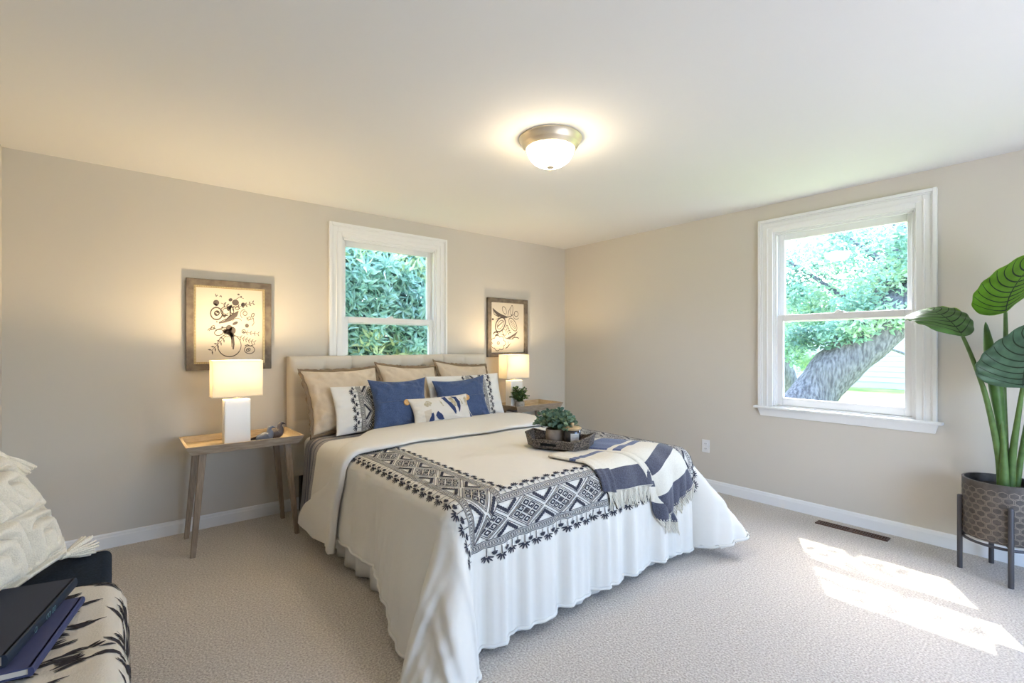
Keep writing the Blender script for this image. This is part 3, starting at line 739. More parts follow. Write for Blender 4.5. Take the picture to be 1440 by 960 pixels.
# ------------------------------------------------------------------ tray-top side tables
def side_table(label, x0, x1, y0, y1, zt, hgt, splay):
    t = thing('side_table', label, 'table', ((x0 + x1) / 2, (y0 + y1) / 2, 0), 'matching tray-top side tables')
    fx, fl = 0.030, 0.022; th = 0.013; zb = zt - hgt
    o = [(x0, y0), (x1, y0), (x1, y1), (x0, y1)]; bo = [(x0 + fx, y0 + fl), (x1 - fx, y0 + fl), (x1 - fx, y1 - fl), (x0 + fx, y1 - fl)]
    ii = [(x0 + th, y0 + th), (x1 - th, y0 + th), (x1 - th, y1 - th), (x0 + th, y1 - th)]
    k = fx * 0.75; k2 = fl * 0.75
    bi = [(x0 + th + k, y0 + th + k2), (x1 - th - k, y0 + th + k2), (x1 - th - k, y1 - th - k2), (x0 + th + k, y1 - th - k2)]
    zi = zb + 0.014
    V = [(p[0], p[1], zb) for p in bo] + [(p[0], p[1], zt) for p in o] + [(p[0], p[1], zt) for p in ii] + [(p[0], p[1], zi) for p in bi]
    b = MB(); b.v = V
    F = [(3, 2, 1, 0)]; m = [0]
    for i in range(4):
        j = (i + 1) % 4
        F += [(i, j, 4 + j, 4 + i), (4 + i, 4 + j, 8 + j, 8 + i), (8 + i, 8 + j, 12 + j, 12 + i)]; m += [0, 1, 1]
    F.append((12, 13, 14, 15)); m.append(1); b.f = F; b.m = m
    b.build('tray_top', [M['wood'], M['wood_in']], t, smooth=0, bevel=0.002)
    for sx in (-1, 1):
        for sy in (-1, 1):
            ax = (x0 + 0.095 if sx < 0 else x1 - 0.095); ay = (y0 + 0.07 if sy < 0 else y1 - 0.07)
            bx_ = ax + sx * splay; by_ = ay + sy * 0.035 if sy < 0 else ay + 0.015
            w1, w0 = 0.021, 0.014
            P = [(bx_ - w0, by_ - w0, 0), (bx_ + w0, by_ - w0, 0), (bx_ + w0, by_ + w0, 0), (bx_ - w0, by_ + w0, 0),
                 (ax - w1, ay - w1, zb), (ax + w1, ay - w1, zb), (ax + w1, ay + w1, zb), (ax - w1, ay + w1, zb)]
            b = MB(); b.hexa(P); b.build('leg', M['wood_leg'], t, smooth=0, bevel=0.004)
    return zi
TZ1 = side_table('tray-top wooden side table left of the bed, carrying two bird figurines', -3.83, -3.145, -0.555, -0.09, 0.684, 0.054, 0.055)
TZ2 = side_table('tray-top wooden side table right of the bed, by the room corner', -1.11, -0.455, -0.425, -0.03, 0.700, 0.062, 0.055)

# ------------------------------------------------------------------ table lamps
def table_lamp(label, cx, cy, z, power):
    t = thing('table_lamp', label, 'lamp', (cx, cy, z), 'lit white table lamps with oblong shades')
    b = MB(); b.box(cx - 0.078, cx + 0.078, cy - 0.045, cy + 0.045, z, z + 0.300); b.build('base', M['lampbase'], t, smooth=0, bevel=0.006, seg=3)
    b = MB(); b.lathe([(0.020, 0.300), (0.020, 0.306), (0.007, 0.308), (0.007, 0.345), (0.014, 0.347), (0.014, 0.395)], (cx, cy, z), 16); b.build('neck', M['nickel'], t)
    z0, z1, w, d = z + 0.322, z + 0.560, 0.148, 0.068
    b = MB(); th = 0.002
    for s in (1,):
        b.box(cx - w, cx + w, cy - d, cy - d + th, z0, z1); b.box(cx - w, cx + w, cy + d - th, cy + d, z0, z1)
        b.box(cx - w, cx - w + th, cy - d + th, cy + d - th, z0, z1); b.box(cx + w - th, cx + w, cy - d + th, cy + d - th, z0, z1)
    sh = b.build('shade', M['shade'], t, smooth=0)
    for zz, nm in ((z0, 'bottom_rim'), (z1, 'top_rim')):
        b = MB()
        b.tube([(cx - w, cy - d, zz), (cx + w, cy - d, zz)], 0.003, 6); b.tube([(cx - w, cy + d, zz), (cx + w, cy + d, zz)], 0.003, 6)
        b.tube([(cx - w, cy - d, zz), (cx - w, cy + d, zz)], 0.003, 6); b.tube([(cx + w, cy - d, zz), (cx + w, cy + d, zz)], 0.003, 6)
        b.build(nm, M['shade'], sh)
    b = MB(); b.lathe([(0.012, 0.395), (0.018, 0.415), (0.029, 0.445), (0.026, 0.470), (0.012, 0.485), (0.001, 0.488)], (cx, cy, z), 16)
    b.build('bulb', M['bulb'], t)
    ld = bpy.data.lights.new('lamp_light', 'POINT'); ld.energy = power; ld.color = (1, 0.76, 0.44); ld.shadow_soft_size = 0.03
    lo = bpy.data.objects.new('lamp_light', ld); COL.objects.link(lo); lo.parent = t; lo.location = (0, 0, 0.455 + 0.06)
M['bulb'] = mat('lit bulb glass', (1, 0.8, 0.5, 1), 0.4, emit=6.0)
table_lamp('white block lamp with lit oblong shade on the left side table', -3.525, -0.345, TZ1, 17.0)
table_lamp('white block lamp with lit oblong shade on the right side table', -1.000, -0.250, TZ2, 9.0)

# ------------------------------------------------------------------ bird figurines
def bird(label, x, y, z, k, m, tail):
    t = thing('bird_figurine', label, 'figurine', (x, y, z), 'pigeon figurines')
    ax = [(-tail, 0, 0.012), (-tail * 0.75, 0, 0.020), (-0.045, 0, 0.030), (-0.015, 0, 0.036), (0.012, 0, 0.042), (0.022, 0, 0.062), (0.020, 0, 0.082), (0.024, 0, 0.096), (0.033, 0, 0.101), (0.044, 0, 0.099)]
    r = [0.003, 0.010, 0.024, 0.033, 0.034, 0.024, 0.015, 0.0125, 0.010, 0.006]
    P = smooth_path(ax, 5); R = [r[min(int(i / 5), 9)] + (r[min(int(i / 5) + 1, 9)] - r[min(int(i / 5), 9)]) * (i % 5) / 5 for i in range(len(P))]
    b = MB(); b.tube([(x + p.x * k, y + p.y * k, z + p.z * k) for p in P], [q * k for q in R], 16, up=(0, 1, 0)); b.build('body', m, t, smooth=80)
    b = MB(); b.tube([(x + 0.043 * k, y, z + 0.0985 * k), (x + 0.052 * k, y, z + 0.0965 * k), (x + 0.059 * k, y, z + 0.092 * k)], [0.0055 * k, 0.0035 * k, 0.0006], 8, up=(0, 1, 0)); b.build('beak', m, t)
    b = MB(); b.lathe([(0.030 * k, 0), (0.028 * k, 0.006)], (x, y, z), 20); b.build('foot_base', m, t)
bird('slate blue pigeon figurine nearest the lamp', -3.362, -0.440, TZ1, 1.0, M['bird_blue'], 0.050)
bird('dark bronze pigeon figurine with a long tail behind the blue one', -3.278, -0.355, TZ1, 1.06, M['bird_dark'], 0.165)

# ------------------------------------------------------------------ pictures
def picture(name, label, x0, x1, z0, z1, wf, bead):
    t = thing(name, label, 'picture', ((x0 + x1) / 2, -0.001, z0), None)
    d = 0.034
    def ring(a0, a1, q0, q1, w, y0, y1):
        b = MB()
        o = [(a0, q0), (a1, q0), (a1, q1), (a0, q1)]; i = [(a0 + w, q0 + w), (a1 - w, q0 + w), (a1 - w, q1 - w), (a0 + w, q1 - w)]
        V = [(p[0], y1, p[1]) for p in o] + [(p[0], y0, p[1]) for p in o] + [(p[0], y0, p[1]) for p in i] + [(p[0], y1, p[1]) for p in i]
        F = []
        for k in range(4):
            j = (k + 1) % 4; F += [(k, j, 4 + j, 4 + k), (4 + k, 4 + j, 8 + j, 8 + k), (8 + k, 8 + j, 12 + j, 12 + k), (12 + k, 12 + j, j, k)]
        b.add(V, F); return b
    fr = ring(x0, x1, z0, z1, wf, -d, -0.002).build('frame', M['frame'], t, smooth=0, bevel=0.003)
    ins = wf
    if bead:
        b = ring(x0 + wf, x1 - wf, z0 + wf, z1 - wf, 0.014, -d + 0.006, -0.004); b.build('gold_liner', M['gold'], t, smooth=0)
        b = MB(); n1 = int((x1 - x0 - 2 * wf) / 0.0105); n2 = int((z1 - z0 - 2 * wf) / 0.0105)
        def bd(x, z): b.lathe([(0.001, -0.0035), (0.0030, -0.002), (0.0035, 0), (0.0030, 0.002), (0.001, 0.0035)], (x, -d + 0.005, z), 6)
        for i in range(n1):
            xx = x0 + wf + 0.007 + i * 0.0105
            bd(xx, z0 + wf + 0.007); bd(xx, z1 - wf - 0.007)
        for i in range(n2):
            zz = z0 + wf + 0.007 + i * 0.0105
            bd(x0 + wf + 0.007, zz); bd(x1 - wf - 0.007, zz)
        b.build('beading', M['gold2'], fr, smooth=60)
        ins = wf + 0.012
    b = MB(); b.box(x0 + ins - 0.004, x1 - ins + 0.004, -0.016, -0.004, z0 + ins - 0.004, z1 - ins + 0.004); sheet = b.build('art_print', M['art_paper'], t, smooth=0)
    return t, sheet, (x0 + ins, x1 - ins, z0 + ins, z1 - ins)
M['gold2'] = mat('pale gold beads', (0.62, 0.52, 0.34, 1), 0.4, metal=0.4)
def onprint(a, sheet, r):
    x0, x1, z0, z1 = r
    a.onto('ink_drawing', lambda u, v: (x0 + (x1 - x0) * u, -0.0172, z0 + (z1 - z0) * v), M['art_ink'], sheet, maxlen=0.5)
def arc(c, rx, ry, a0, a1, n=14): return [(c[0] + rx * math.cos(math.radians(a)), c[1] + ry * math.sin(math.radians(a))) for a in lin(a0, a1, n)]
def sprig(a, p0, p1, n, ln, w=0.008, sz=0.022):
    a.line([p0, p1], w * 0.6); d = Vector(p1) - Vector(p0); e = d.normalized(); nn = Vector((-e.y, e.x))
    for i in range(1, n + 1):
        for s in (-1, 1):
            q = Vector(p0) + d * (i / n); tip = q + (e * 0.6 + nn * s * 0.8) * ln
            a.brush([q, (q + tip) / 2 + nn * s * 0.004, tip], [0.004, sz * 0.9, 0.003])
t, sheet, r = picture('framed_picture', 'wood and gold beaded frame with inked flower vase drawing above left lamp', -3.782, -3.238, 1.130, 1.780, 0.045, True)
a = Art(1.35)
# drawing in 0..1 of the sheet: x across, y up
vc = (0.485, 0.225)
a.line(arc(vc, 0.175, 0.155, 115, 425, 34), 0.008); a.line(arc((vc[0], vc[1] - 0.004), 0.172, 0.150, 180, 330, 22), 0.010)
a.line(arc((0.485, 0.36), 0.085, 0.018, 180, 360, 12), 0.006)
a.brush([(.50, .40), (.53, .33), (.545, .24), (.54, .17)], [.05, .05, .035, .02]); a.brush([(.52, .36), (.515, .28), (.52, .20)], [.012, .01, .008])
a.ellipse((.45, .41), .055, .035, .4); a.ellipse((.53, .43), .05, .05); a.ellipse((.48, .46), .05, .045); a.ellipse((.42, .42), .03, .03); a.ellipse((.50, .38), .06, .03, -.3)
a.brush([(.33, .525), (.42, .55), (.50, .60), (.58, .65), (.62, .70)], [.012, .03, .075, .06, .01]); a.brush([(.33, .535), (.42, .58), (.48, .60)], [.008, .01, .006])
a.ring((.295, .655), .085, .082, .013); a.ring((.30, .66), .035, .028, .012, .5); a.ellipse((.31, .675), .018, .014); a.ellipse((.285, .645), .014, .016)
a.ellipse((.29, .80), .045, .038, .2); a.brush([(.27, .79), (.29, .765), (.32, .77)], [.02, .03, .01])
a.ellipse((.575, .815), .052, .042); a.ellipse((.50, .85), .03, .022, .3); a.ellipse((.69, .79), .034, .030, .3); a.ring((.60, .74), .028, .024, .008)
a.line(arc((.43, .69), .075, .06, 0, 300, 20), .008); a.line(arc((.43, .69), .045, .04, 40, 330, 14), .007); a.brush([(.38, .64), (.41, .62), (.44, .64)], [.03, .04, .02])
a.brush([(.50, .62), (.49, .70), (.52, .77)], [.02, .016, .01]); a.ring((.52, .71), .028, .05, .009, .2); a.brush([(.46, .70), (.48, .74), (.50, .77)], [.03, .045, .02])
sprig(a, (.56, .74), (.84, .82), 5, .04); sprig(a, (.36, .80), (.53, .74), 4, .045); sprig(a, (.44, .36), (.23, .16), 5, .06); sprig(a, (.60, .35), (.86, .27), 6, .045, sz=.014); sprig(a, (.68, .41), (.92, .39), 4, .04, sz=.014)
a.ellipse((.75, .50), .030, .028); a.ring((.70, .42), .028, .024, .008); a.ellipse((.70, .42), .010, .010); a.ellipse((.57, .53), .045, .020, .4); a.line(arc((.60, .55), .07, .05, 20, 170), .006)
a.ring((.84, .65), .032, .018, .007, .9); a.line([(.74, .61), (.80, .585), (.85, .61), (.86, .54), (.83, .50)], .006); a.ring((.78, .60), .03, .02, .006, .5); a.ring((.72, .67), .03, .03, .007); a.line(arc((.70, .66), .05, .06, 60, 240), .006)
a.line([(.19, .42), (.23, .47), (.28, .455), (.24, .44), (.19, .45), (.17, .425)], .007); a.ring((.24, .465), .035, .020, .006, .8); a.ring((.33, .40), .065, .040, .008, .2); a.line([(.28, .43), (.36, .455), (.43, .47)], .007); a.ellipse((.30, .545), .008, .012); a.ellipse((.38, .47), .016, .016)
a.line([(.28, .92), (.29, .885), (.31, .905)], .008); a.line([(.34, .885), (.36, .90), (.37, .88)], .008); a.ellipse((.62, .93), .018, .012); a.ellipse((.66, .90), .014, .010, .6); a.line([(.58, .86), (.64, .895), (.70, .875)], .005)
a.ring((.79, .165), .080, .055, .008); a.ring((.77, .165), .032, .020, .009, .4); a.ellipse((.77, .165), .012, .010); a.line([(.72, .22), (.76, .235), (.80, .215), (.85, .235)], .010)
onprint(a, sheet, r)
t, sheet, r = picture('framed_picture', 'plain brown frame with inked fruit and leaf drawing above right lamp', -1.172, -0.622, 1.186, 1.812, 0.046, False)
a = Art(1.25)
a.brush([(.50, .72), (.36, .73), (.22, .76), (.12, .82), (.06, .88)], [.012, .05, .075, .05, .006]); a.line([(.06, .88), (.10, .76), (.24, .71)], .012)
a.brush([(.14, .66), (.30, .70), (.44, .70), (.60, .74), (.72, .80)], [.006, .022, .016, .018, .006])
a.brush([(.50, .73), (.52, .82), (.58, .92)], [.008, .02, .006]); a.ring((.40, .85), .05, .085, .010, .6); a.ring((.62, .86), .035, .10, .010, -.15)
a.ring((.28, .56), .17, .115, .022, .75); a.ring((.28, .56), .11, .065, .009, .75)
for k in range(7): a.line([(.19 + .027 * k, .50 + .02 * k), (.22 + .027 * k, .545 + .015 * k)], .011)
a.ring((.66, .57), .085, .16, .012, .75); a.ring((.66, .57), .035, .10, .007, .75)
for k in range(6): a.ellipse((.59 + .028 * k, .64 - .028 * k), .010, .010)
a.ring((.76, .79), .06, .055, .012); a.line(arc((.76, .77), .10, .09, 180, 320), .010); a.ellipse((.06, .66), .03, .022)
for k in range(4):
    a.brush([(.46 + .03 * k, .55 - .045 * k), (.52 + .03 * k, .53 - .045 * k)], [.03, .008]); a.brush([(.45 + .03 * k, .53 - .045 * k), (.43 + .03 * k, .49 - .045 * k)], [.03, .008])
a.brush([(.28, .44), (.26, .40), (.28, .36)], [.016, .012, .006]); a.line(arc((.15, .36), .07, .05, 20, 170), .022); a.line(arc((.18, .32), .05, .04, 20, 160), .016)
a.brush([(.44, .28), (.56, .30), (.70, .36), (.80, .43)], [.01, .045, .04, .006]); a.line([(.44, .28), (.66, .27), (.80, .43)], .010); a.line(arc((.74, .26), .12, .05, 30, 150), .016); a.brush([(.44, .28), (.36, .36), (.30, .37)], [.012, .02, .008]); a.ring((.40, .41), .05, .07, .010, .7)
for k in range(7): a.line(arc((.22 + .14 * math.cos(k * .9), .19 + .10 * math.sin(k * .9)), .075, .055, k * 51 - 80, k * 51 + 80, 10), .011)
a.ring((.22, .19), .035, .026, .012); a.ellipse((.22, .19), .012, .010); a.line(arc((.45, .17), .07, .08, 260, 400), .010); a.brush([(.42, .08), (.52, .13), (.60, .20)], [.006, .02, .006])
onprint(a, sheet, r)

# ------------------------------------------------------------------ leafy little plants
def leafy(b, tip, d, ln, wd, rnd):
    d = Vector(d).normalized(); s = d.cross(Vector((rnd.uniform(-1, 1), rnd.uniform(-1, 1), rnd.uniform(-.3, 1)))).normalized(); n = s.cross(d)
    p = Vector(tip); c = 0.12 * ln
    b.add([p, p + d * ln * .35 + s * wd * .5 - n * c * .3, p + d * ln * .75 + s * wd * .42 - n * c * .6, p + d * ln - n * c, p + d * ln * .75 - s * wd * .42 - n * c * .6, p + d * ln * .35 - s * wd * .5 - n * c * .3, p + d * ln * .5],
          [(0, 1, 6), (1, 2, 6), (2, 3, 6), (3, 4, 6), (4, 5, 6), (5, 0, 6)], rnd.choice((0, 0, 1)))
def bouquet(t, c, rx, rz, nst, nl, ln, wd, mats, seed, droop=0.3):
    rnd = random.Random(seed); st = MB(); fo = MB(); c = Vector(c)
    for i in range(nst):
        a = rnd.uniform(0, 2 * PI); e = math.sqrt(rnd.random()); up = 1 - 0.55 * e * e
        end = c + Vector((math.cos(a) * rx * e, math.sin(a) * rx * e, rz * up * rnd.uniform(.75, 1.08) - droop * rz * max(0, e - .6)))
        mid = c + (end - c) * .5 + Vector((0, 0, rz * .18)); P = bez(c + Vector((math.cos(a), math.sin(a), 0)) * .012, mid, end, 7)
        st.tube(P, 0.0013, 4)
        for k in range(nl):
            q = .3 + .7 * k / (nl - 1); p = P[min(6, int(q * 6))]; dd = (P[min(6, int(q * 6))] - P[max(0, int(q * 6) - 1)]).normalized()
            for s in (0, 1):
                ang = rnd.uniform(0, 2 * PI); leafy(fo, p, dd * .5 + Vector((math.cos(ang), math.sin(ang), rnd.uniform(-.2, .7))), ln * rnd.uniform(.75, 1.15), wd, rnd)
    st.build('stem', M['stem'], t); fo.build('foliage', mats, t, smooth=0)
M['stem'] = mat('green stem', (0.12, 0.17, 0.07, 1), 0.6)
M['leaf_a'] = mat('blue green leaf', (0.13, 0.22, 0.16, 1), 0.6, transl=0.2); M['leaf_b'] = mat('pale green leaf', (0.26, 0.36, 0.22, 1), 0.6, transl=0.2)
M['leaf_c'] = mat('dark green leaf', (0.05, 0.10, 0.035, 1), 0.55, transl=0.2); M['leaf_d'] = mat('mid green leaf', (0.13, 0.20, 0.07, 1), 0.55, transl=0.2)
M['stone'] = mat('speckled stone pot', (0.40, 0.36, 0.31, 1), 0.85, var=0.2, vscale=60, bump=0.1, bscale=80)
M['clay'] = mat('grey brown clay pot', (0.36, 0.29, 0.235, 1), 0.8, var=0.22, vscale=18)
def pot(t, c, r, h, m):
    b = MB(); b.lathe([(r * .78, 0), (r * .92, h * .12), (r, h * .55), (r * .95, h), (r * .86, h), (r * .86, h * .8)], c, 28); b.build('pot', m, t, smooth=50)
    b = MB(); b.lathe([(r * .87, h * .78), (r * .4, h * .86), (0.002, h * .88)], c, 20); b.build('soil', M['soil'], t)
# right table: slab and small plant
cx, cy = -1.010, -0.352
t = thing('coaster', 'thin dark slab under the small potted plant on right table', 'coaster', (cx, cy, TZ2)); b = MB(); b.box(cx - 0.125, cx + 0.125, cy - 0.055, cy + 0.055, TZ2, TZ2 + 0.010); b.box(cx - 0.118, cx + 0.118, cy - 0.050, cy + 0.050, TZ2 + 0.010, TZ2 + 0.012); b.build('slab', M['bird_dark'], t, smooth=0, bevel=0.002)
t = thing('potted_plant', 'small bushy plant in a pale stone pot before the right lamp', 'plant', (cx, cy, TZ2 + 0.012), 'small potted plants')
pot(t, (cx, cy, TZ2 + 0.012), 0.050, 0.080, M['stone']); bouquet(t, (cx, cy, TZ2 + 0.082), 0.095, 0.160, 52, 6, 0.026, 0.014, [M['leaf_c'], M['leaf_d']], 11)

# ------------------------------------------------------------------ tray on the bed with plant and candle
TC = Vector((-2.045, -1.960)); tang = math.atan2(-0.34, 0.17); ex = Vector((math.cos(tang), math.sin(tang))); ey = Vector((-ex.y, ex.x))
def tz(x, y): return cloth(x - BX, -y)[2]
TB = max(tz(TC.x + ex.x * i + ey.x * j, TC.y + ex.y * i + ey.y * j) for i in (-.2, 0, .2) for j in (-.13, 0, .13)) + 0.014
M['rattan'] = mat('dark brown woven rattan', (0.035, 0.028, 0.025, 1), 0.6, col2=(0.20, 0.165, 0.135, 1), vscale=130, bump=0.5, bscale=130, detail=1)
t = thing('serving_tray', 'dark woven octagonal serving tray lying on the duvet', 'tray', (TC.x, TC.y, TB))
a_, b_, k_ = 0.205, 0.138, 0.072
wall_h = lambda x: 0.044 + 0.030 * sstep(0.13, 0.20, abs(x))
def octo(s, z): return [(TC.x + ex.x * x + ey.x * y, TC.y + ex.y * x + ey.y * y, TB + (z if z < 0.03 else z - 0.046 + wall_h(x))) for x, y in [(-a_ * s + k_, -b_ * s), (a_ * s - k_, -b_ * s), (a_ * s, -b_ * s + k_), (a_ * s, b_ * s - k_), (a_ * s - k_, b_ * s), (-a_ * s + k_, b_ * s), (-a_ * s, b_ * s - k_), (-a_ * s, -b_ * s + k_)]]
b = MB(); L = [octo(.93, 0), octo(1.0, 0.046), octo(0.965, 0.046), octo(0.905, 0.010)]; V = sum(L, []); F = [tuple(range(7, -1, -1))]
for q in range(3): F += [(q * 8 + i, q * 8 + (i + 1) % 8, q * 8 + 8 + (i + 1) % 8, q * 8 + 8 + i) for i in range(8)]
F.append(tuple(range(24, 32))); b.add(V, F); b.build('tray_body', M['rattan'], t, smooth=0, bevel=0.003)
b = MB(); pts = octo(.985, 0.048); b.tube(pts + [pts[0]], 0.007, 8); b.build('rim', M['rattan_rim'] if 'rattan_rim' in M else M['rattan'], t)
# handle slots seen on the long side
for sy in (-1, 1):
    b = MB(); o = Vector((TC.x, TC.y, TB + 0.024)) + Vector((ey.x, ey.y, 0)) * (sy * b_ * 0.972)
    X = Vector((ex.x, ex.y, 0)); Y = Vector((ey.x, ey.y, 0)) * sy
    P = [o + X * (x - .03) + Y * y + Vector((0, 0, z)) for z in (-.008, .008) for x, y in ((-.05, .0), (.05, .0), (.05, .0045), (-.05, .0045))]
    b.hexa(P); b.build('handle_slot', M['black'], t, smooth=0, bevel=0.003)
def on_tray(u, v): return (TC.x + ex.x * u + ey.x * v, TC.y + ex.y * u + ey.y * v, TB + 0.010)
p = on_tray(-0.035, 0.01)
t = thing('potted_plant', 'leafy grey-green plant in a clay pot standing in the bed tray', 'plant', p, 'small potted plants'); pot(t, p, 0.062, 0.088, M['clay']); bouquet(t, (p[0], p[1], p[2] + 0.085), 0.155, 0.135, 52, 7, 0.032, 0.022, [M['leaf_a'], M['leaf_b']], 21, droop=0.9)
p = on_tray(0.082, -0.015)
M['jar'] = mat('smoked glass jar', (0.045, 0.04, 0.042, 1), 0.12, spec=0.6, coat=0.5); M['lidwood'] = mat('pale wood lid', (0.52, 0.38, 0.22, 1), 0.5, var=0.15, vscale=40); M['label'] = mat('pale paper label', (0.66, 0.62, 0.58, 1), 0.8)
t = thing('candle_jar', 'dark glass candle jar with wooden lid and pale label on tray', 'candle', p)
b = MB(); R = 0.052; b.lathe([(R * .9, 0), (R, 0.008), (R, 0.092), (R * .94, 0.096)], p, 36); b.build('jar', M['jar'], t, smooth=50)
b = MB(); b.lathe([(R * 1.02, 0.096), (R * 1.06, 0.099), (R * 1.06, 0.106), (R * .9, 0.111), (0.008, 0.115)], p, 36); ld_ = b.build('lid', M['lidwood'], t, smooth=40)
b = MB(); b.lathe([(0.009, 0.112), (0.008, 0.118), (0.0115, 0.126), (0.0115, 0.131), (0.007, 0.136)], p, 16); b.build('knob', M['lidwood'], ld_, smooth=60)
dc = math.atan2(CAM.y - p[1], CAM.x - p[0]) + 0.30
def lab(u, v): return (p[0] + (R + .0009) * math.cos(dc + u / R), p[1] + (R + .0009) * math.sin(dc + u / R), p[2] + v)
b = MB(); b.grid(lab, lin(-.026, .026, 10), lin(.024, .078, 3)); lb = b.build('paper_label', M['label'], t)
a = Art(); a.line([(-.017, .052), (.017, .052)], .0014); a.line([(-.012, .066), (.012, .066)], .001); a.line([(-.010, .038), (.010, .038)], .001)
a.onto('label_mark', lambda u, v: (lab(u, v)[0] + .0006 * math.cos(dc), lab(u, v)[1] + .0006 * math.sin(dc), lab(u, v)[2]), M['art_ink'], lb, maxlen=.01)

# ------------------------------------------------------------------ ceiling light
cx, cy = -2.268, -2.105
t = thing('ceiling_light', 'flush nickel ceiling light with a lit frosted glass bowl', 'ceiling light', (cx, cy, H))
b = MB(); b.lathe([(0.176, -0.0005), (0.176, -0.007), (0.170, -0.012), (0.158, -0.036), (0.157, -0.040), (0.150, -0.044), (0.144, -0.058), (0.136, -0.062), (0.131, -0.058), (0.131, -0.020)], (cx, cy, H), 64); b.build('rim', M['nickel'], t, smooth=50)
b = MB(); b.lathe([(0.132 * math.cos(a) ** 0.85, -0.054 - 0.104 * math.sin(a)) for a in lin(0, PI / 2 - 0.04, 14)], (cx, cy, H), 48); b.build('glass_bowl', M['dome'], t, smooth=80)
b = MB(); b.lathe([(0.021, -0.154), (0.022, -0.160), (0.014, -0.167), (0.006, -0.170), (0.0065, -0.176), (0.003, -0.182)], (cx, cy, H), 20); b.build('finial', M['nickel'], t, smooth=50)

# ------------------------------------------------------------------ tall plant in hexagon pot
PC = Vector((-0.2525, -3.70, 0)); PR = 0.163
stand = thing('plant_stand', 'dark iron four-legged stand holding the hexagon patterned pot', 'plant stand', (PC.x, PC.y, 0))
for lx, ly in ((-.425, -3.754), (-.304, -3.535), (-.08, -3.645), (-.201, -3.864)):
    b = MB(); b.lathe([(0.0125, 0), (0.0125, 0.425), (0.010, 0.430)], (lx, ly, 0), 14); b.build('leg', M['iron'], stand, smooth=50)
b = MB(); n = 48; b.tube([(PC.x + 0.160 * math.cos(2 * PI * i / n), PC.y + 0.160 * math.sin(2 * PI * i / n), 0.196) for i in range(n + 1)], 0.008, 8)
for lx, ly in ((-.425, -3.754), (-.304, -3.535)):
    d = Vector((lx, ly, 0)) - PC; b.tube([(lx, ly, 0.205), (PC.x - d.x, PC.y - d.y, 0.205)], 0.006, 8)
b.build('ring', M['iron'], stand)
planter = thing('planter_pot', 'bronze pot with raised hexagon relief in the iron stand', 'pot', (PC.x, PC.y, 0.211))
b = MB(); b.lathe([(PR - .02, 0.213), (PR - .006, 0.216), (PR - .002, 0.23), (PR, 0.53), (PR + .001, 0.541), (PR - .010, 0.541), (PR - .012, 0.46)], (PC.x, PC.y, 0), 72); b.build('body', M['potmetal'], planter, smooth=40)
b = MB(); b.lathe([(PR - .011, 0.495), (0.08, 0.500), (0.002, 0.502)], (PC.x, PC.y, 0), 40); b.build('soil', M['soil'], planter)
a = Art(); ncol = 23; wx = 2 * PI * PR / ncol; hr = wx / math.sqrt(3)
zrow = 0.243; k = 0
while zrow < 0.505:
    for i in range(ncol):
        xc = (i + (0.5 if k % 2 else 0)) * wx
        a.line([(xc + hr * .86 * math.cos(PI / 6 + q * PI / 3), zrow + 0.8 * hr * .86 * math.sin(PI / 6 + q * PI / 3)) for q in range(6)], 0.0030, closed=True)
    zrow += 1.5 * hr * 0.8; k += 1
a.onto('hexagon_relief', lambda u, v: (PC.x + (PR + .0016) * math.cos(u / PR), PC.y + (PR + .0016) * math.sin(u / PR), v), M['potline'], planter, maxlen=.02)
# plant, described in axes turned to face into the room
RT = Vector((math.cos(YAW), -math.sin(YAW), 0)); FWD = Vector((math.sin(YAW), math.cos(YAW), 0)); O = Vector((-0.227, -3.72, 0))
def PX(x, z, d=0.0): return CAM + (FWD + RT * ((x - 720) / 671) + Vector((0, 0, -(z - 486) / 671))) * (2.72 + d)   # plant axes: sideways, up, back
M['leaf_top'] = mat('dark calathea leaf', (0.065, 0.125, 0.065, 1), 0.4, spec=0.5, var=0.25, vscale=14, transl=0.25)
M['leaf_lit'] = mat('backlit calathea leaf', (0.17, 0.33, 0.03, 1), 0.45, spec=0.4, var=0.15, vscale=14, transl=0.55)  # light shining through the blade is put into its brighter colour
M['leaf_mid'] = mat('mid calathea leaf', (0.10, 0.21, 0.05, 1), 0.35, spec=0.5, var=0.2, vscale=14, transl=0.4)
M['vein'] = mat('dark leaf vein', (0.02, 0.032, 0.012, 1), 0.5, transl=0.2)
M['leaf_rim'] = mat('yellow green leaf rim', (0.30, 0.50, 0.06, 1), 0.45, transl=0.4)
M['stalk'] = mat('leaf stalk', (0.10, 0.17, 0.045, 1), 0.5, var=0.2, vscale=20)
plant = thing('tall_plant', 'tall broad-leaved green plant in the hexagon pot at right', 'plant', (PC.x, PC.y, 0.50))
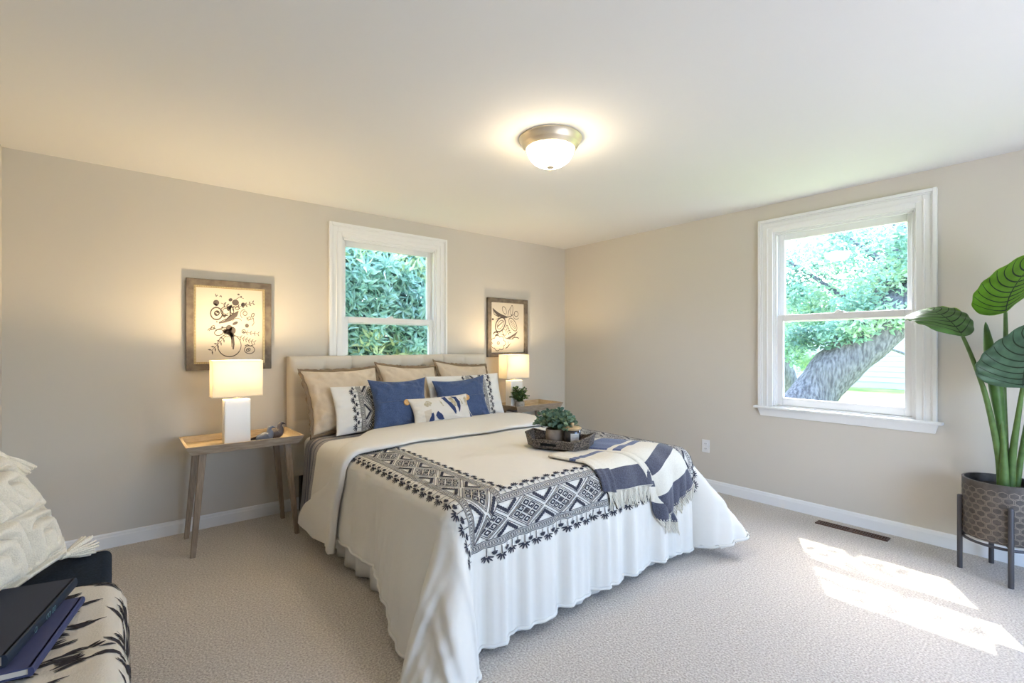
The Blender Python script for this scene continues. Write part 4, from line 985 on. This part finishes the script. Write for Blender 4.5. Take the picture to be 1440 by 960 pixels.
def leaf(P0, P1, P2, side, wmax, m, bend, nv=9, droop=0.25, mstrip=None, peak=0.62):
    P0, P1, P2 = Vector(P0), Vector(P1), Vector(P2); side = Vector(side).normalized()
    def fn(u, v):
        u = max(0, min(1, u)); c = (1 - u) ** 2 * P0 + 2 * u * (1 - u) * P1 + u * u * P2
        d = (2 * (1 - u) * (P1 - P0) + 2 * u * (P2 - P1)).normalized(); s = (side - d * side.dot(d)).normalized(); nn = s.cross(d)
        w = wmax * (math.sin(PI * u ** peak)) ** 0.62 * (1 - 0.25 * u)
        w = wmax * (math.sin(PI * min(1, max(0, u)) ** peak) + 1e-6) ** 0.7
        rip = 0.0035 * math.sin(u * 42 + v * 5) * abs(v)
        return c + s * (w * v) + d * (-0.10 * w * (1 - abs(v)) * 0 + 0.25 * w * v * v * (0.5 - 0.2 * u)) - nn * (bend * w * (v * v)) + nn * rip
    lf = MB(); lf.grid(fn, lin(0, 1, 60), lin(-1, 1, 31)); o = lf.build('leaf', m, plant, smooth=80, solid=0.0012)
    a = Art()
    ws = lin(0.030, 0.006, 24); a.brush([(u, 0) for u in lin(0.0, 0.97, 24)], [w * 1.6 for w in ws])
    for k in range(nv):
        u0 = 0.05 + 0.80 * k / nv
        for s in (-1, 1):
            pts = [(u0 + 0.22 * q ** 1.6, s * q * 0.96) for q in lin(0.02, 1, 12)]
            pts = [p for p in pts if p[0] < 0.985]
            if len(pts) > 2: a.brush(pts, lin(0.020, 0.006, len(pts)))
    def both(sign): return lambda u, v: lifted(lambda x, y: tuple(fn(x, y)), u, v, 0.0012 + (0.0014 if sign < 0 else 0), e=0.004, sign=sign)
    a.onto('vein', both(1), M['vein'], o, maxlen=0.05); a.onto('vein', both(-1), M['vein'], o, maxlen=0.05)
    return o, fn
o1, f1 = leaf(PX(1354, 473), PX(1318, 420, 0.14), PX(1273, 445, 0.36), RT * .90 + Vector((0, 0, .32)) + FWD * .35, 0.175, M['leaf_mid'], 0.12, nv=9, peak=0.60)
b = MB(); v = []; us = lin(0.45, 1.0, 40)
for u in us: v += [f1(u, 0.93), f1(u, 1.0) + Vector((0, 0, .0012)), f1(u, -0.93), f1(u, -1.0) + Vector((0, 0, .0012))]
b.add([Vector(p) + Vector((0, 0, 0.0022)) for p in v], [(4 * i + j, 4 * i + 4 + j, 4 * i + 5 + j, 4 * i + 1 + j) for i in range(39) for j in (0, 2)]); b.build('leaf_margin', M['leaf_rim'], o1)
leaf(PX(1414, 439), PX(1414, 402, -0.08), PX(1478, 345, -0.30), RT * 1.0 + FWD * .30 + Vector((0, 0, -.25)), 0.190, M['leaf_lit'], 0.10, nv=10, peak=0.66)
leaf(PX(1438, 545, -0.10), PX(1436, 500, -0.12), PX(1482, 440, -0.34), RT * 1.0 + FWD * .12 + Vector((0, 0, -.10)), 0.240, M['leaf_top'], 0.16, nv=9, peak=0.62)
# rolled young leaf
b = MB(); P = smooth_path([PX(1386, 453), PX(1391, 490), PX(1400, 540), PX(1406, 585), PX(1409, 640)], 6); n_ = len(P)
b.tube(P, [0.003 + 0.036 * math.sin(PI * min(1, (i / (n_ - 1)) * 1.05)) ** 0.9 * (1 if i / (n_ - 1) < .75 else 1) for i in range(n_)], 14, flat=0.8, up=(0.2, 1, 0)); b.build('rolled_leaf', M['leaf_mid'], plant, smooth=80)
for pts, r0, r1 in (((PX(1408, 700), PX(1404, 640), PX(1387, 560), PX(1368, 505), PX(1354, 473)), 0.020, 0.0085),
                    ((PX(1415, 700), PX(1413, 620), PX(1411, 540), PX(1414, 480), PX(1414, 439)), 0.020, 0.0085),
                    ((PX(1420, 700, -.02), PX(1424, 640, -.03), PX(1431, 590, -.06), PX(1438, 545, -.10)), 0.024, 0.0090),
                    ((PX(1412, 700, -.03), PX(1412, 660, -.03), PX(1411, 625, -.02), PX(1408, 590, -.01)), 0.026, 0.010),
                    ((PX(1428, 700, .02), PX(1436, 640, .02), PX(1448, 580, -.06), PX(1466, 540, -.20)), 0.018, 0.008)):
    P = smooth_path(pts, 8); b = MB(); b.tube(P, [r0 + (r1 - r0) * (i / (len(P) - 1)) ** 0.7 for i in range(len(P))], 12); b.build('stalk', M['stalk'], plant, smooth=80)

# ------------------------------------------------------------------ upholstered bench on the left
bench = thing('bench', 'dark navy upholstered bench along the left wall', 'bench', (-4.41, -2.1, 0))
b = MB(); rbox(b, -4.645, -4.160, -2.75, -1.455, 0.33, 0.470, 0.028); b.build('seat_cushion', M['bench'], bench, smooth=60)
b = MB(); rbox(b, -4.635, -4.180, -2.74, -1.470, 0.22, 0.332, 0.02); b.build('seat_frame', M['bench'], bench, smooth=60)
for lx in (-4.60, -4.215):
    for ly in (-2.68, -1.53):
        b = MB(); b.lathe([(0.015, 0), (0.024, 0.22)], (lx, ly, 0), 14); b.build('leg', M['wood_leg'], bench)
M['th_white'] = mat('ivory woven throw', (0.68, 0.62, 0.53, 1), 0.95, spec=0.05, bump=0.15, bscale=180)
M['th_black'] = mat('charcoal ikat mark', (0.05, 0.045, 0.05, 1), 0.95, spec=0.05)
thr = thing('throw_blanket', 'ivory throw with charcoal brush marks folded over the navy bench', 'blanket', (-4.40, -2.3, 0.475))
def tw(l, q):
    """l across the bench from the wall side, over the front edge and down; q along the bench"""
    y = -1.850 - q + 0.012 * math.sin(7 * l)
    lift = 0.016 + 0.006 * math.sin(11 * q + 3 * l) + 0.004 * math.sin(23 * l + 5 * q)
    if q < 0.05: lift = 0.004 + (lift - 0.004) * math.sqrt(max(0, 1 - (1 - q / 0.05) ** 2))
    L1 = 0.43; r = 0.05
    if l <= L1: return (-4.612 + l, y, 0.470 + lift)
    e = l - L1
    if e < r * PI / 2:
        a = e / r; return (-4.182 + (r + lift * .5) * math.sin(a), y, 0.470 - r + (r + lift) * math.cos(a))
    e -= r * PI / 2; return (-4.132 + lift * .5 + 0.05 * e + 0.006 * math.sin(14 * q + 1), y, 0.420 - e)
b = MB(); b.grid(tw, lin(0.0, 0.80, 90), lin(0, 0.74, 70), flip=True); b.build('throw_cloth', M['th_white'], thr, smooth=80, solid=0.010)
a = Art(); rnd = random.Random(12)
for k in range(150):
    l = rnd.uniform(0.03, 0.76); q = rnd.uniform(0.025, 0.71); n_ = rnd.randint(2, 4); ln = rnd.uniform(.04, .10)
    for j in range(n_):
        l0 = l + rnd.uniform(-.02, .02); q0 = q + j * 0.009; le = ln * rnd.uniform(.6, 1.1)
        pts = [(max(0.006, min(.79, l0 - le / 2 + le * f)), q0 + 0.012 * math.sin(f * 3 + k)) for f in lin(0, 1, 6)]
        if pts[-1][0] - pts[0][0] > .02: a.brush(pts, [.002, .008, .012, .011, .007, .002])
a.onto('ikat_mark', lambda u, v: lifted(tw, u, v, 0.0016, e=0.004, sign=-1), M['th_black'], thr, maxlen=.02)
# books
def book(label, c, ang, w, d, h, m, spine_m, letters):
    """spine faces +local x"""
    t = thing('book', label, 'book', c, 'navy books on the bench')
    ca, sa = math.cos(ang), math.sin(ang)
    W = lambda x, y, z: (c[0] + ca * x - sa * y, c[1] + sa * x + ca * y, c[2] + z)
    def bx(b, x0, x1, y0, y1, z0, z1): b.hexa([W(x0, y0, z0), W(x1, y0, z0), W(x1, y1, z0), W(x0, y1, z0), W(x0, y0, z1), W(x1, y0, z1), W(x1, y1, z1), W(x0, y1, z1)])
    b = MB(); bx(b, -w, 0, -d / 2, d / 2, 0, 0.004); bx(b, -w, 0, -d / 2, d / 2, h - 0.004, h); b.build('cover', m, t, smooth=0, bevel=0.0015)
    b = MB(); P = []
    for y in (-d / 2, d / 2):
        for q in lin(-PI / 2, PI / 2, 7): P.append(W(0.006 * math.cos(q), y, h / 2 + h / 2 * math.sin(q)))
        P += [W(-0.006, y, h), W(-0.006, y, 0)]
    b.add(P, [(i, (i + 1) % 9, 9 + (i + 1) % 9, 9 + i) for i in range(9)] + [tuple(range(8, -1, -1)), tuple(range(9, 18))]); sp = b.build('spine', spine_m, t, smooth=30)
    b = MB(); bx(b, -w + 0.005, -0.006, -d / 2 + 0.004, d / 2 - 0.004, 0.0035, h - 0.0035); b.build('page_block', M['paper'], t, smooth=0)
    if letters:
        a = Art()
        for k, yc in enumerate((-0.075, -0.005, 0.030)):
            for j in range(2 if k else 1): a.ring((yc + j * 0.012, h / 2), 0.007, h * .22, .0022, .4 * k + j); a.line([(yc + j * 0.012, h * .3), (yc + .006 + j * 0.012, h * .7)], .0018)
        a.onto('spine_mark', lambda u, v: W(0.0075, u, v), M['teal'], sp, maxlen=.05)
M['paper'] = mat('page edges', (0.72, 0.68, 0.60, 1), 0.9); M['teal'] = mat('teal foil', (0.16, 0.28, 0.34, 1), 0.4)
M['book_a'] = mat('dark navy cloth', (0.035, 0.040, 0.060, 1), 0.75, spec=0.3); M['book_a2'] = mat('dark navy spine', (0.02, 0.03, 0.05, 1), 0.6); M['book_b'] = mat('indigo cloth', (0.055, 0.065, 0.155, 1), 0.7, spec=0.3)
bz = 0.4995
book('indigo book underneath, sticking out from the pile on the bench', (-4.262, -2.215, bz), math.radians(-12), 0.260, 0.370, 0.022, M['book_b'], M['book_b'], False)
book('large charcoal navy book on top of the pile on the bench', (-4.298, -2.150, bz + 0.0225), math.radians(-14), 0.320, 0.430, 0.030, M['book_a'], M['book_a2'], True)

# knitted pillow with tassels
M['knit'] = mat('ivory tufted knit', (0.86, 0.785, 0.645, 1), 0.98, spec=0.05, var=0.06, vscale=260, bump=0.35, bscale=260, sheen=0.4)
TL, TR, BL = Vector((-4.655, -2.075, 0.91)), Vector((-4.455, -1.62, 0.92)), Vector((-4.495, -2.02, 0.50))
W = (TR - TL) / 2; U = (TL - BL) / 2; c = BL + W + U; nn = W.cross(U).normalized()
if nn.dot(CAM - c) < 0: nn = -nn
grooves = []
def hook(cx, cy, s, fl, rot):
    pts = [(-1, -.9), (-1, .7), (-.6, 1), (.8, 1), (1, .7), (1, -.6), (.7, -1), (-.3, -1)]; pts2 = [(-.45, -.35), (-.45, .35), (.3, .5), (.45, .1), (.35, -.35)]
    for q in (pts, pts2):
        R = [(fl * x * math.cos(rot) - y * math.sin(rot), fl * x * math.sin(rot) + y * math.cos(rot)) for x, y in q]
        for i in range(len(R) - 1): grooves.append((cx + R[i][0] * s, cy + R[i][1] * s, cx + R[i + 1][0] * s, cy + R[i + 1][1] * s))
for cx, cy, fl, rot in ((-.48, .46, 1, .1), (.48, .44, -1, .2), (.46, -.46, 1, -.1), (-.46, -.46, -1, .1)): hook(cx, cy, .34, fl, rot)
for q in ((-.9, .0, .0, .08), (0, .08, .9, -.02), (0, .9, .02, .1), (.02, .1, 0, -.9), (-.85, .85, .85, .85), (.85, .85, .9, -.85), (-.85, .85, -.9, -.85), (-.9, -.86, .9, -.86)): grooves.append(q)
def gd(u, v):
    m = 9
    for x0, y0, x1, y1 in grooves:
        dx, dy = x1 - x0, y1 - y0; t_ = max(0, min(1, ((u - x0) * dx + (v - y0) * dy) / (dx * dx + dy * dy))); m = min(m, math.hypot(u - x0 - dx * t_, v - y0 - dy * t_))
    return m
kp = thing('knit_pillow', 'chunky ivory tufted knit pillow with tassels on the bench', 'pillow', (-4.45, -1.8, 0.49))
def kf(u, v, side):
    x = u * (1 - .05 * (1 - v * v) * abs(u)); y = v * (1 - .05 * (1 - u * u) * abs(v)); e = max(0, 1 - u * u) * max(0, 1 - v * v)
    z = 0.115 * e ** .40
    k = 0
    if side > 0: k = -0.036 * math.exp(-(gd(u, v) / .034) ** 2) * min(1, e * 5) + 0.0025 * noise.noise(Vector((u * 22, v * 22, 0)))
    return c + W * x + U * y + nn * (side * z + k)
A = [math.sin(PI / 2 * q) for q in lin(-1, 1, 110)]; A2 = [math.sin(PI / 2 * q) for q in lin(-1, 1, 110)]
b = MB(); b.grid(lambda u, v: kf(u, v, 1), A, A); b.grid(lambda u, v: kf(u, v, -1), A2, A2, flip=True); b.build('cushion', M['knit'], kp, smooth=80, merge=.0006)
for uu, vv in ((-1, -1), (1, -1), (1, 1), (-1, 1)):
    p = c + W * uu + U * vv
    if uu > 0 and vv < 0: d = Vector((0.55, 0.62, -0.02)).normalized()
    elif uu > 0: d = Vector((0.55, 0.25, -.75)).normalized()
    else: d = Vector((0.3, -0.3, -.9)).normalized() if vv > 0 else Vector((0.6, -.5, -.02)).normalized()
    rnd = random.Random(int(uu * 3 + vv + 9)); s = d.cross(Vector((0, 0, 1))).normalized(); w_ = s.cross(d)
    b = MB(); b.tube([p - d * .02, p + d * .012, p + d * .022], [.010, .012, .012], 10)
    for i in range(60):
        a_ = rnd.uniform(0, 2 * PI); r_ = math.sqrt(rnd.random()); o_ = s * math.cos(a_) * r_ + w_ * math.sin(a_) * r_; ln = rnd.uniform(.085, .10)
        b.tube([p + d * .012 + o_ * .010, p + d * .05 + o_ * .026, p + d * ln + o_ * .040], [.0045, .0055, .0045], 5)
    b.build('tassel', M['knit'], kp, smooth=80)

# ------------------------------------------------------------------ outside the windows
GZ = -0.35
M['lawn'] = mat('lawn grass', (0.16, 0.26, 0.07, 1), 0.95, spec=0.05, col2=(0.42, 0.46, 0.16, 1), vscale=0.9, bump=0.5, bscale=30)
b = MB(); b.box(-25, 45, -30, 35, GZ - 0.2, GZ); o = b.build('lawn', M['lawn'], smooth=0); struct(o)
M['bark'] = mat('grey bark', (0.085, 0.087, 0.10, 1), 0.95, spec=0.05, col2=(0.21, 0.215, 0.235, 1), vscale=7, stretch=(5, 5, 1), bump=1.0, bscale=18)
M['fol_a'] = mat('tree leaf green', (0.27, 0.46, 0.36, 1), 0.6, transl=0.5); M['fol_b'] = mat('tree leaf light', (0.44, 0.62, 0.42, 1), 0.6, transl=0.5)
M['fol_c'] = mat('tree leaf dark', (0.13, 0.25, 0.20, 1), 0.6, transl=0.4)
M['bush_a'] = mat('laurel leaf', (0.46, 0.68, 0.57, 1), 0.22, spec=1.0, transl=0.4, coat=0.5); M['bush_b'] = mat('laurel young leaf', (0.82, 0.88, 0.56, 1), 0.3, spec=0.5, transl=0.4); M['bush_c'] = mat('laurel shaded leaf', (0.22, 0.38, 0.36, 1), 0.25, spec=0.9, transl=0.25)  # highlights of front leaves and shade of inner ones put into the colours
def leafcard(b, p, d, ln, wd, rnd, mi):
    d = d.normalized(); s = d.cross(Vector((rnd.uniform(-1, 1), rnd.uniform(-1, 1), rnd.uniform(-1, 1)))).normalized(); n = s.cross(d); k = ln * 0.10
    b.add([p, p + d * ln * .45 + s * wd * .5 + n * k, p + d * ln - n * k, p + d * ln * .45 - s * wd * .5 + n * k, p + d * ln * .5], [(0, 1, 4), (1, 2, 4), (2, 3, 4), (3, 0, 4)], mi)
def trunk(b, pts, rads, seed=0, n=20):
    P = smooth_path(pts, 7); R = []
    for i in range(len(P)):
        f = i / 7; k = min(int(f), len(rads) - 2); R.append(rads[k] + (rads[k + 1] - rads[k]) * (f - k))
    k0 = len(b.v); b.tube(P, R, n)
    for i in range(k0, len(b.v)):
        v = Vector(b.v[i]); j = (i - k0) // n; cc = P[min(j, len(P) - 1)]; o = v - cc
        b.v[i] = tuple(cc + o * (1 + 0.14 * noise.noise(v * 2.4 + Vector((seed, 0, 0))) + 0.06 * noise.noise(v * 9)))
# the big leaning tree outside the right window
tree = thing('big_tree', 'big leaning grey tree with a forked trunk outside the right window', 'tree', (3.0, -1.35, GZ))
b = MB(); trunk(b, [(3.05, -1.15, GZ - 0.05), (3.28, -1.34, 0.25), (3.5, -1.62, 0.75), (3.72, -2.02, 1.36), (3.95, -2.50, 1.85), (4.2, -3.1, 2.5), (4.5, -3.9, 3.4)], [0.40, 0.32, 0.285, 0.30, 0.26, 0.20, 0.13], 1, 28)
trunk(b, [(3.68, -1.95, 1.30), (3.95, -2.16, 1.75), (4.2, -2.28, 2.3), (4.5, -2.30, 3.2), (4.9, -2.2, 4.3)], [0.20, 0.19, 0.17, 0.13, 0.07], 2)
b.build('trunk', M['bark'], tree, smooth=80)
b = MB(); rnd = random.Random(5)
for pts, r in (([(3.9, -2.1, 1.7), (4.1, -1.6, 2.1), (4.3, -1.1, 2.5), (4.6, -0.5, 2.9)], 0.05), ([(4.2, -2.28, 2.3), (4.6, -1.7, 2.9), (5.0, -1.0, 3.3)], 0.05), ([(4.1, -2.9, 2.3), (4.4, -3.2, 2.2), (4.7, -3.6, 1.95)], 0.04), ([(4.3, -3.3, 2.7), (4.6, -2.9, 3.4), (4.8, -2.6, 4.2)], 0.045)):
    P = smooth_path(pts, 6); b.tube(P, [r * (1 - .75 * i / (len(P) - 1)) for i in range(len(P))], 8)
b.build('branch', M['bark'], tree, smooth=80)
b = MB(); rnd = random.Random(7)
blobs = [((4.4, -1.1, 2.35), .75), ((4.7, -0.6, 2.0), .7), ((4.2, -1.9, 1.95), .55), ((4.4, -2.4, 2.2), .6), ((4.6, -2.9, 2.4), .7), ((4.9, -3.4, 2.7), .8), ((5.0, -1.6, 3.1), .8), ((4.6, -0.4, 2.9), .8), ((5.2, -2.6, 3.4), .9), ((5.0, -0.9, 3.7), .8),
         ((4.4, -2.0, 1.75), .40), ((4.1, -2.6, 1.75), .4), ((4.4, -0.7, 1.45), .5), ((4.5, -3.4, 2.0), .45), ((5.2, -3.9, 3.2), .9), ((5.0, -0.2, 2.2), .7), ((4.2, -1.35, 1.7), .4), ((5.2, -2.0, 2.6), .7), ((3.75, -2.35, 2.25), .42), ((3.7, -2.7, 2.5), .40), ((3.6, -2.0, 1.85), .32), ((3.9, -2.75, 1.95), .36), ((3.7, -2.4, 2.75), .4), ((3.9, -1.6, 2.7), .5), ((3.8, -3.1, 2.9), .4), ((3.9, -1.2, 2.0), .4), ((3.38, -1.72, 1.46), .26), ((3.36, -2.05, 1.55), .27), ((3.4, -1.35, 1.42), .28), ((3.55, -2.4, 1.70), .28), ((4.2, -0.85, 1.30), .36), ((4.3, -1.15, 1.05), .26)]
for (cx, cy, cz), r in blobs:
    for i in range(int(1500 * r)):
        d = Vector((rnd.gauss(0, 1), rnd.gauss(0, 1), rnd.gauss(0, 1))).normalized() * (r * rnd.random() ** .45); d.z *= .75
        p = Vector((cx, cy, cz)) + d; hi = noise.noise(p * 1.4)
        leafcard(b, p, Vector((rnd.uniform(-1, 1), rnd.uniform(-1, 1), rnd.uniform(-.9, .4))), rnd.uniform(.06, .105), rnd.uniform(.032, .046), rnd, 1 if hi > .15 else (2 if hi < -.25 else 0))
for i in range(210):     # sparse high sprays that dapple the sun on the carpet
    d = Vector((rnd.gauss(0, 1), rnd.gauss(0, 1), rnd.gauss(0, .6))) * .42; p = Vector((2.95, -1.15, 6.0)) + d
    leafcard(b, p, Vector((rnd.uniform(-1, 1), rnd.uniform(-1, 1), rnd.uniform(-.6, .3))), .13, .07, rnd, 0)
b.build('foliage', [M['fol_a'], M['fol_b'], M['fol_c']], tree, smooth=0)
t2 = thing('tree', 'slim dark tree trunk at the lower left of the right window', 'tree', (6.3, -0.2, GZ))
b = MB(); trunk(b, [(6.75, -0.30, GZ), (6.55, -0.05, 0.5), (6.4, 0.15, 1.3), (6.3, 0.4, 2.4), (6.3, 0.6, 3.6)], [0.24, 0.18, 0.15, 0.12, 0.06], 4); b.build('trunk', M['bark'], t2, smooth=80)
b = MB()
for (cx, cy, cz), r in (((6.6, .3, 2.2), .9), ((6.6, .9, 2.8), 1.0), ((6.8, -.2, 3.0), .9)):
    for i in range(int(420 * r)):
        d = Vector((rnd.gauss(0, 1), rnd.gauss(0, 1), rnd.gauss(0, 1))).normalized() * (r * rnd.random() ** .45); p = Vector((cx, cy, cz)) + d
        leafcard(b, p, Vector((rnd.uniform(-1, 1), rnd.uniform(-1, 1), rnd.uniform(-.9, .4))), rnd.uniform(.09, .14), .055, rnd, rnd.choice((0, 1, 1)))
b.build('foliage', [M['fol_a'], M['fol_b'], M['fol_c']], t2, smooth=0)
t3 = thing('tree', 'small pale tree before the white house, at right in the window', 'tree', (11.2, -3.0, GZ))
b = MB(); trunk(b, [(10.6, -1.95, GZ), (10.55, -1.9, 0.7), (10.4, -1.72, 1.5), (10.3, -1.5, 2.4)], [0.10, 0.08, 0.06, 0.03], 6, 12); trunk(b, [(10.55, -1.9, .7), (10.3, -1.4, 1.0), (10.1, -.9, 1.25)], [.05, .04, .02], 7, 8); b.build('trunk', M['bark'], t3, smooth=80)
b = MB()
for (cx, cy, cz), r in (((10.4, -1.7, 2.0), .9), ((10.4, -1.1, 2.6), 1.0), ((10.5, -2.4, 2.5), 1.1)):
    for i in range(int(300 * r)):
        d = Vector((rnd.gauss(0, 1), rnd.gauss(0, 1), rnd.gauss(0, 1))).normalized() * (r * rnd.random() ** .45); p = Vector((cx, cy, cz)) + d
        leafcard(b, p, Vector((rnd.uniform(-1, 1), rnd.uniform(-1, 1), rnd.uniform(-.9, .4))), rnd.uniform(.12, .18), .08, rnd, rnd.choice((0, 1)))
b.build('foliage', [M['fol_a'], M['fol_b'], M['fol_c']], t3, smooth=0)
# white-sided house across the lawn
M['siding'] = mat('white siding', (0.50, 0.53, 0.57, 1), 0.7); M['roof'] = mat('grey roof', (0.22, 0.21, 0.22, 1), 0.9, var=.2, vscale=30); M['pane_dark'] = mat('dark window pane', (0.05, 0.06, 0.08, 1), 0.1, spec=.6)
house = thing('neighbour_house', 'white sided house across the lawn beyond the leaning tree', 'house', (21, 1, GZ))
b = MB(); x = 18.7
b.box(x + .03, 24, -14, 16, GZ, 2.6)
k = 0; z = GZ + 0.25
while z < 2.5: b.hexa([(x - .02, -14, z), (x + .03, -14, z), (x + .03, 16, z), (x - .02, 16, z), (x + .024, -14, z + .2), (x + .03, -14, z + .2), (x + .03, 16, z + .2), (x + .024, 16, z + .2)]); z += .204
b.build('wall', M['siding'], house, smooth=0)
b = MB(); b.hexa([(x - .4, -14.4, 2.55), (24.4, -14.4, 2.55), (24.4, 16.4, 2.55), (x - .4, 16.4, 2.55), (21.3, -14.4, 4.2), (21.5, -14.4, 4.2), (21.5, 16.4, 4.2), (21.3, 16.4, 4.2)]); b.build('roof', M['roof'], house, smooth=0)
for yw in (5.6,):
    b = MB(); b.box(x - .03, x + .02, yw, yw + 1.0, .55, 1.6); f_ = b.build('window', M['trim'], house, smooth=0); b = MB(); b.box(x - .04, x, yw + .07, yw + .93, .62, 1.53); b.build('pane', M['pane_dark'], f_, smooth=0)
# big evergreen shrub outside the window behind the bed
sh = thing('laurel_shrub', 'dense glossy evergreen shrub filling the window behind the bed', 'shrub', (-1.4, 2.3, GZ))
b = MB(); rnd = random.Random(9)
for i in range(7): 
    a_ = i * .9; trunk(b, [(-1.4 + .1 * math.cos(a_), 2.4 + .1 * math.sin(a_), GZ), (-1.4 + .6 * math.cos(a_), 2.4 + .4 * math.sin(a_), 1.0), (-1.4 + 1.2 * math.cos(a_), 2.4 + .6 * math.sin(a_), 2.4)], [.05, .035, .012], i, 8)
b.build('stem', M['bark'], sh, smooth=80)
b = MB(); n = 0
while n < 9500:
    x, z = rnd.uniform(-3.4, 1.0), rnd.uniform(-0.2, 4.0)
    yf = 1.55 + 0.42 * noise.noise(Vector((x * 1.1, z * 1.1, 3))) + 0.25 * noise.noise(Vector((x * 2.7, z * 2.7, 7))) + .10 * ((z - 1.5) ** 2) * .5
    y = yf + (abs(rnd.gauss(0, .22)) if rnd.random() < .6 else rnd.uniform(0.2, 1.1)); n += 1
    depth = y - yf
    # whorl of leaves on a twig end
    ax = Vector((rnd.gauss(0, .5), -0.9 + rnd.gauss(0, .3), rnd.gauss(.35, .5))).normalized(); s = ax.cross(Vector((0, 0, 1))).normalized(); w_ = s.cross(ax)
    highlight = noise.noise(Vector((x * 1.3, z * 1.3, 11))) > .12 and depth < .18
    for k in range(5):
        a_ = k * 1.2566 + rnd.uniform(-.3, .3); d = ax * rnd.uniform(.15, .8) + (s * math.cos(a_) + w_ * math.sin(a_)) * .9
        leafcard(b, Vector((x, y, z)), d, rnd.uniform(.12, .20), rnd.uniform(.036, .054), rnd, 1 if highlight and k < 3 else (2 if depth > .3 else 0))
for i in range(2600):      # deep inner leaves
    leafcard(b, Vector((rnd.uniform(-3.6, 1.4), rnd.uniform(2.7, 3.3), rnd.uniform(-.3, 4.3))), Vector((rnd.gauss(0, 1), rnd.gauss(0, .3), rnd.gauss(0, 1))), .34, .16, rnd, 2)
b.build('foliage', [M['bush_a'], M['bush_b'], M['bush_c']], sh, smooth=0)
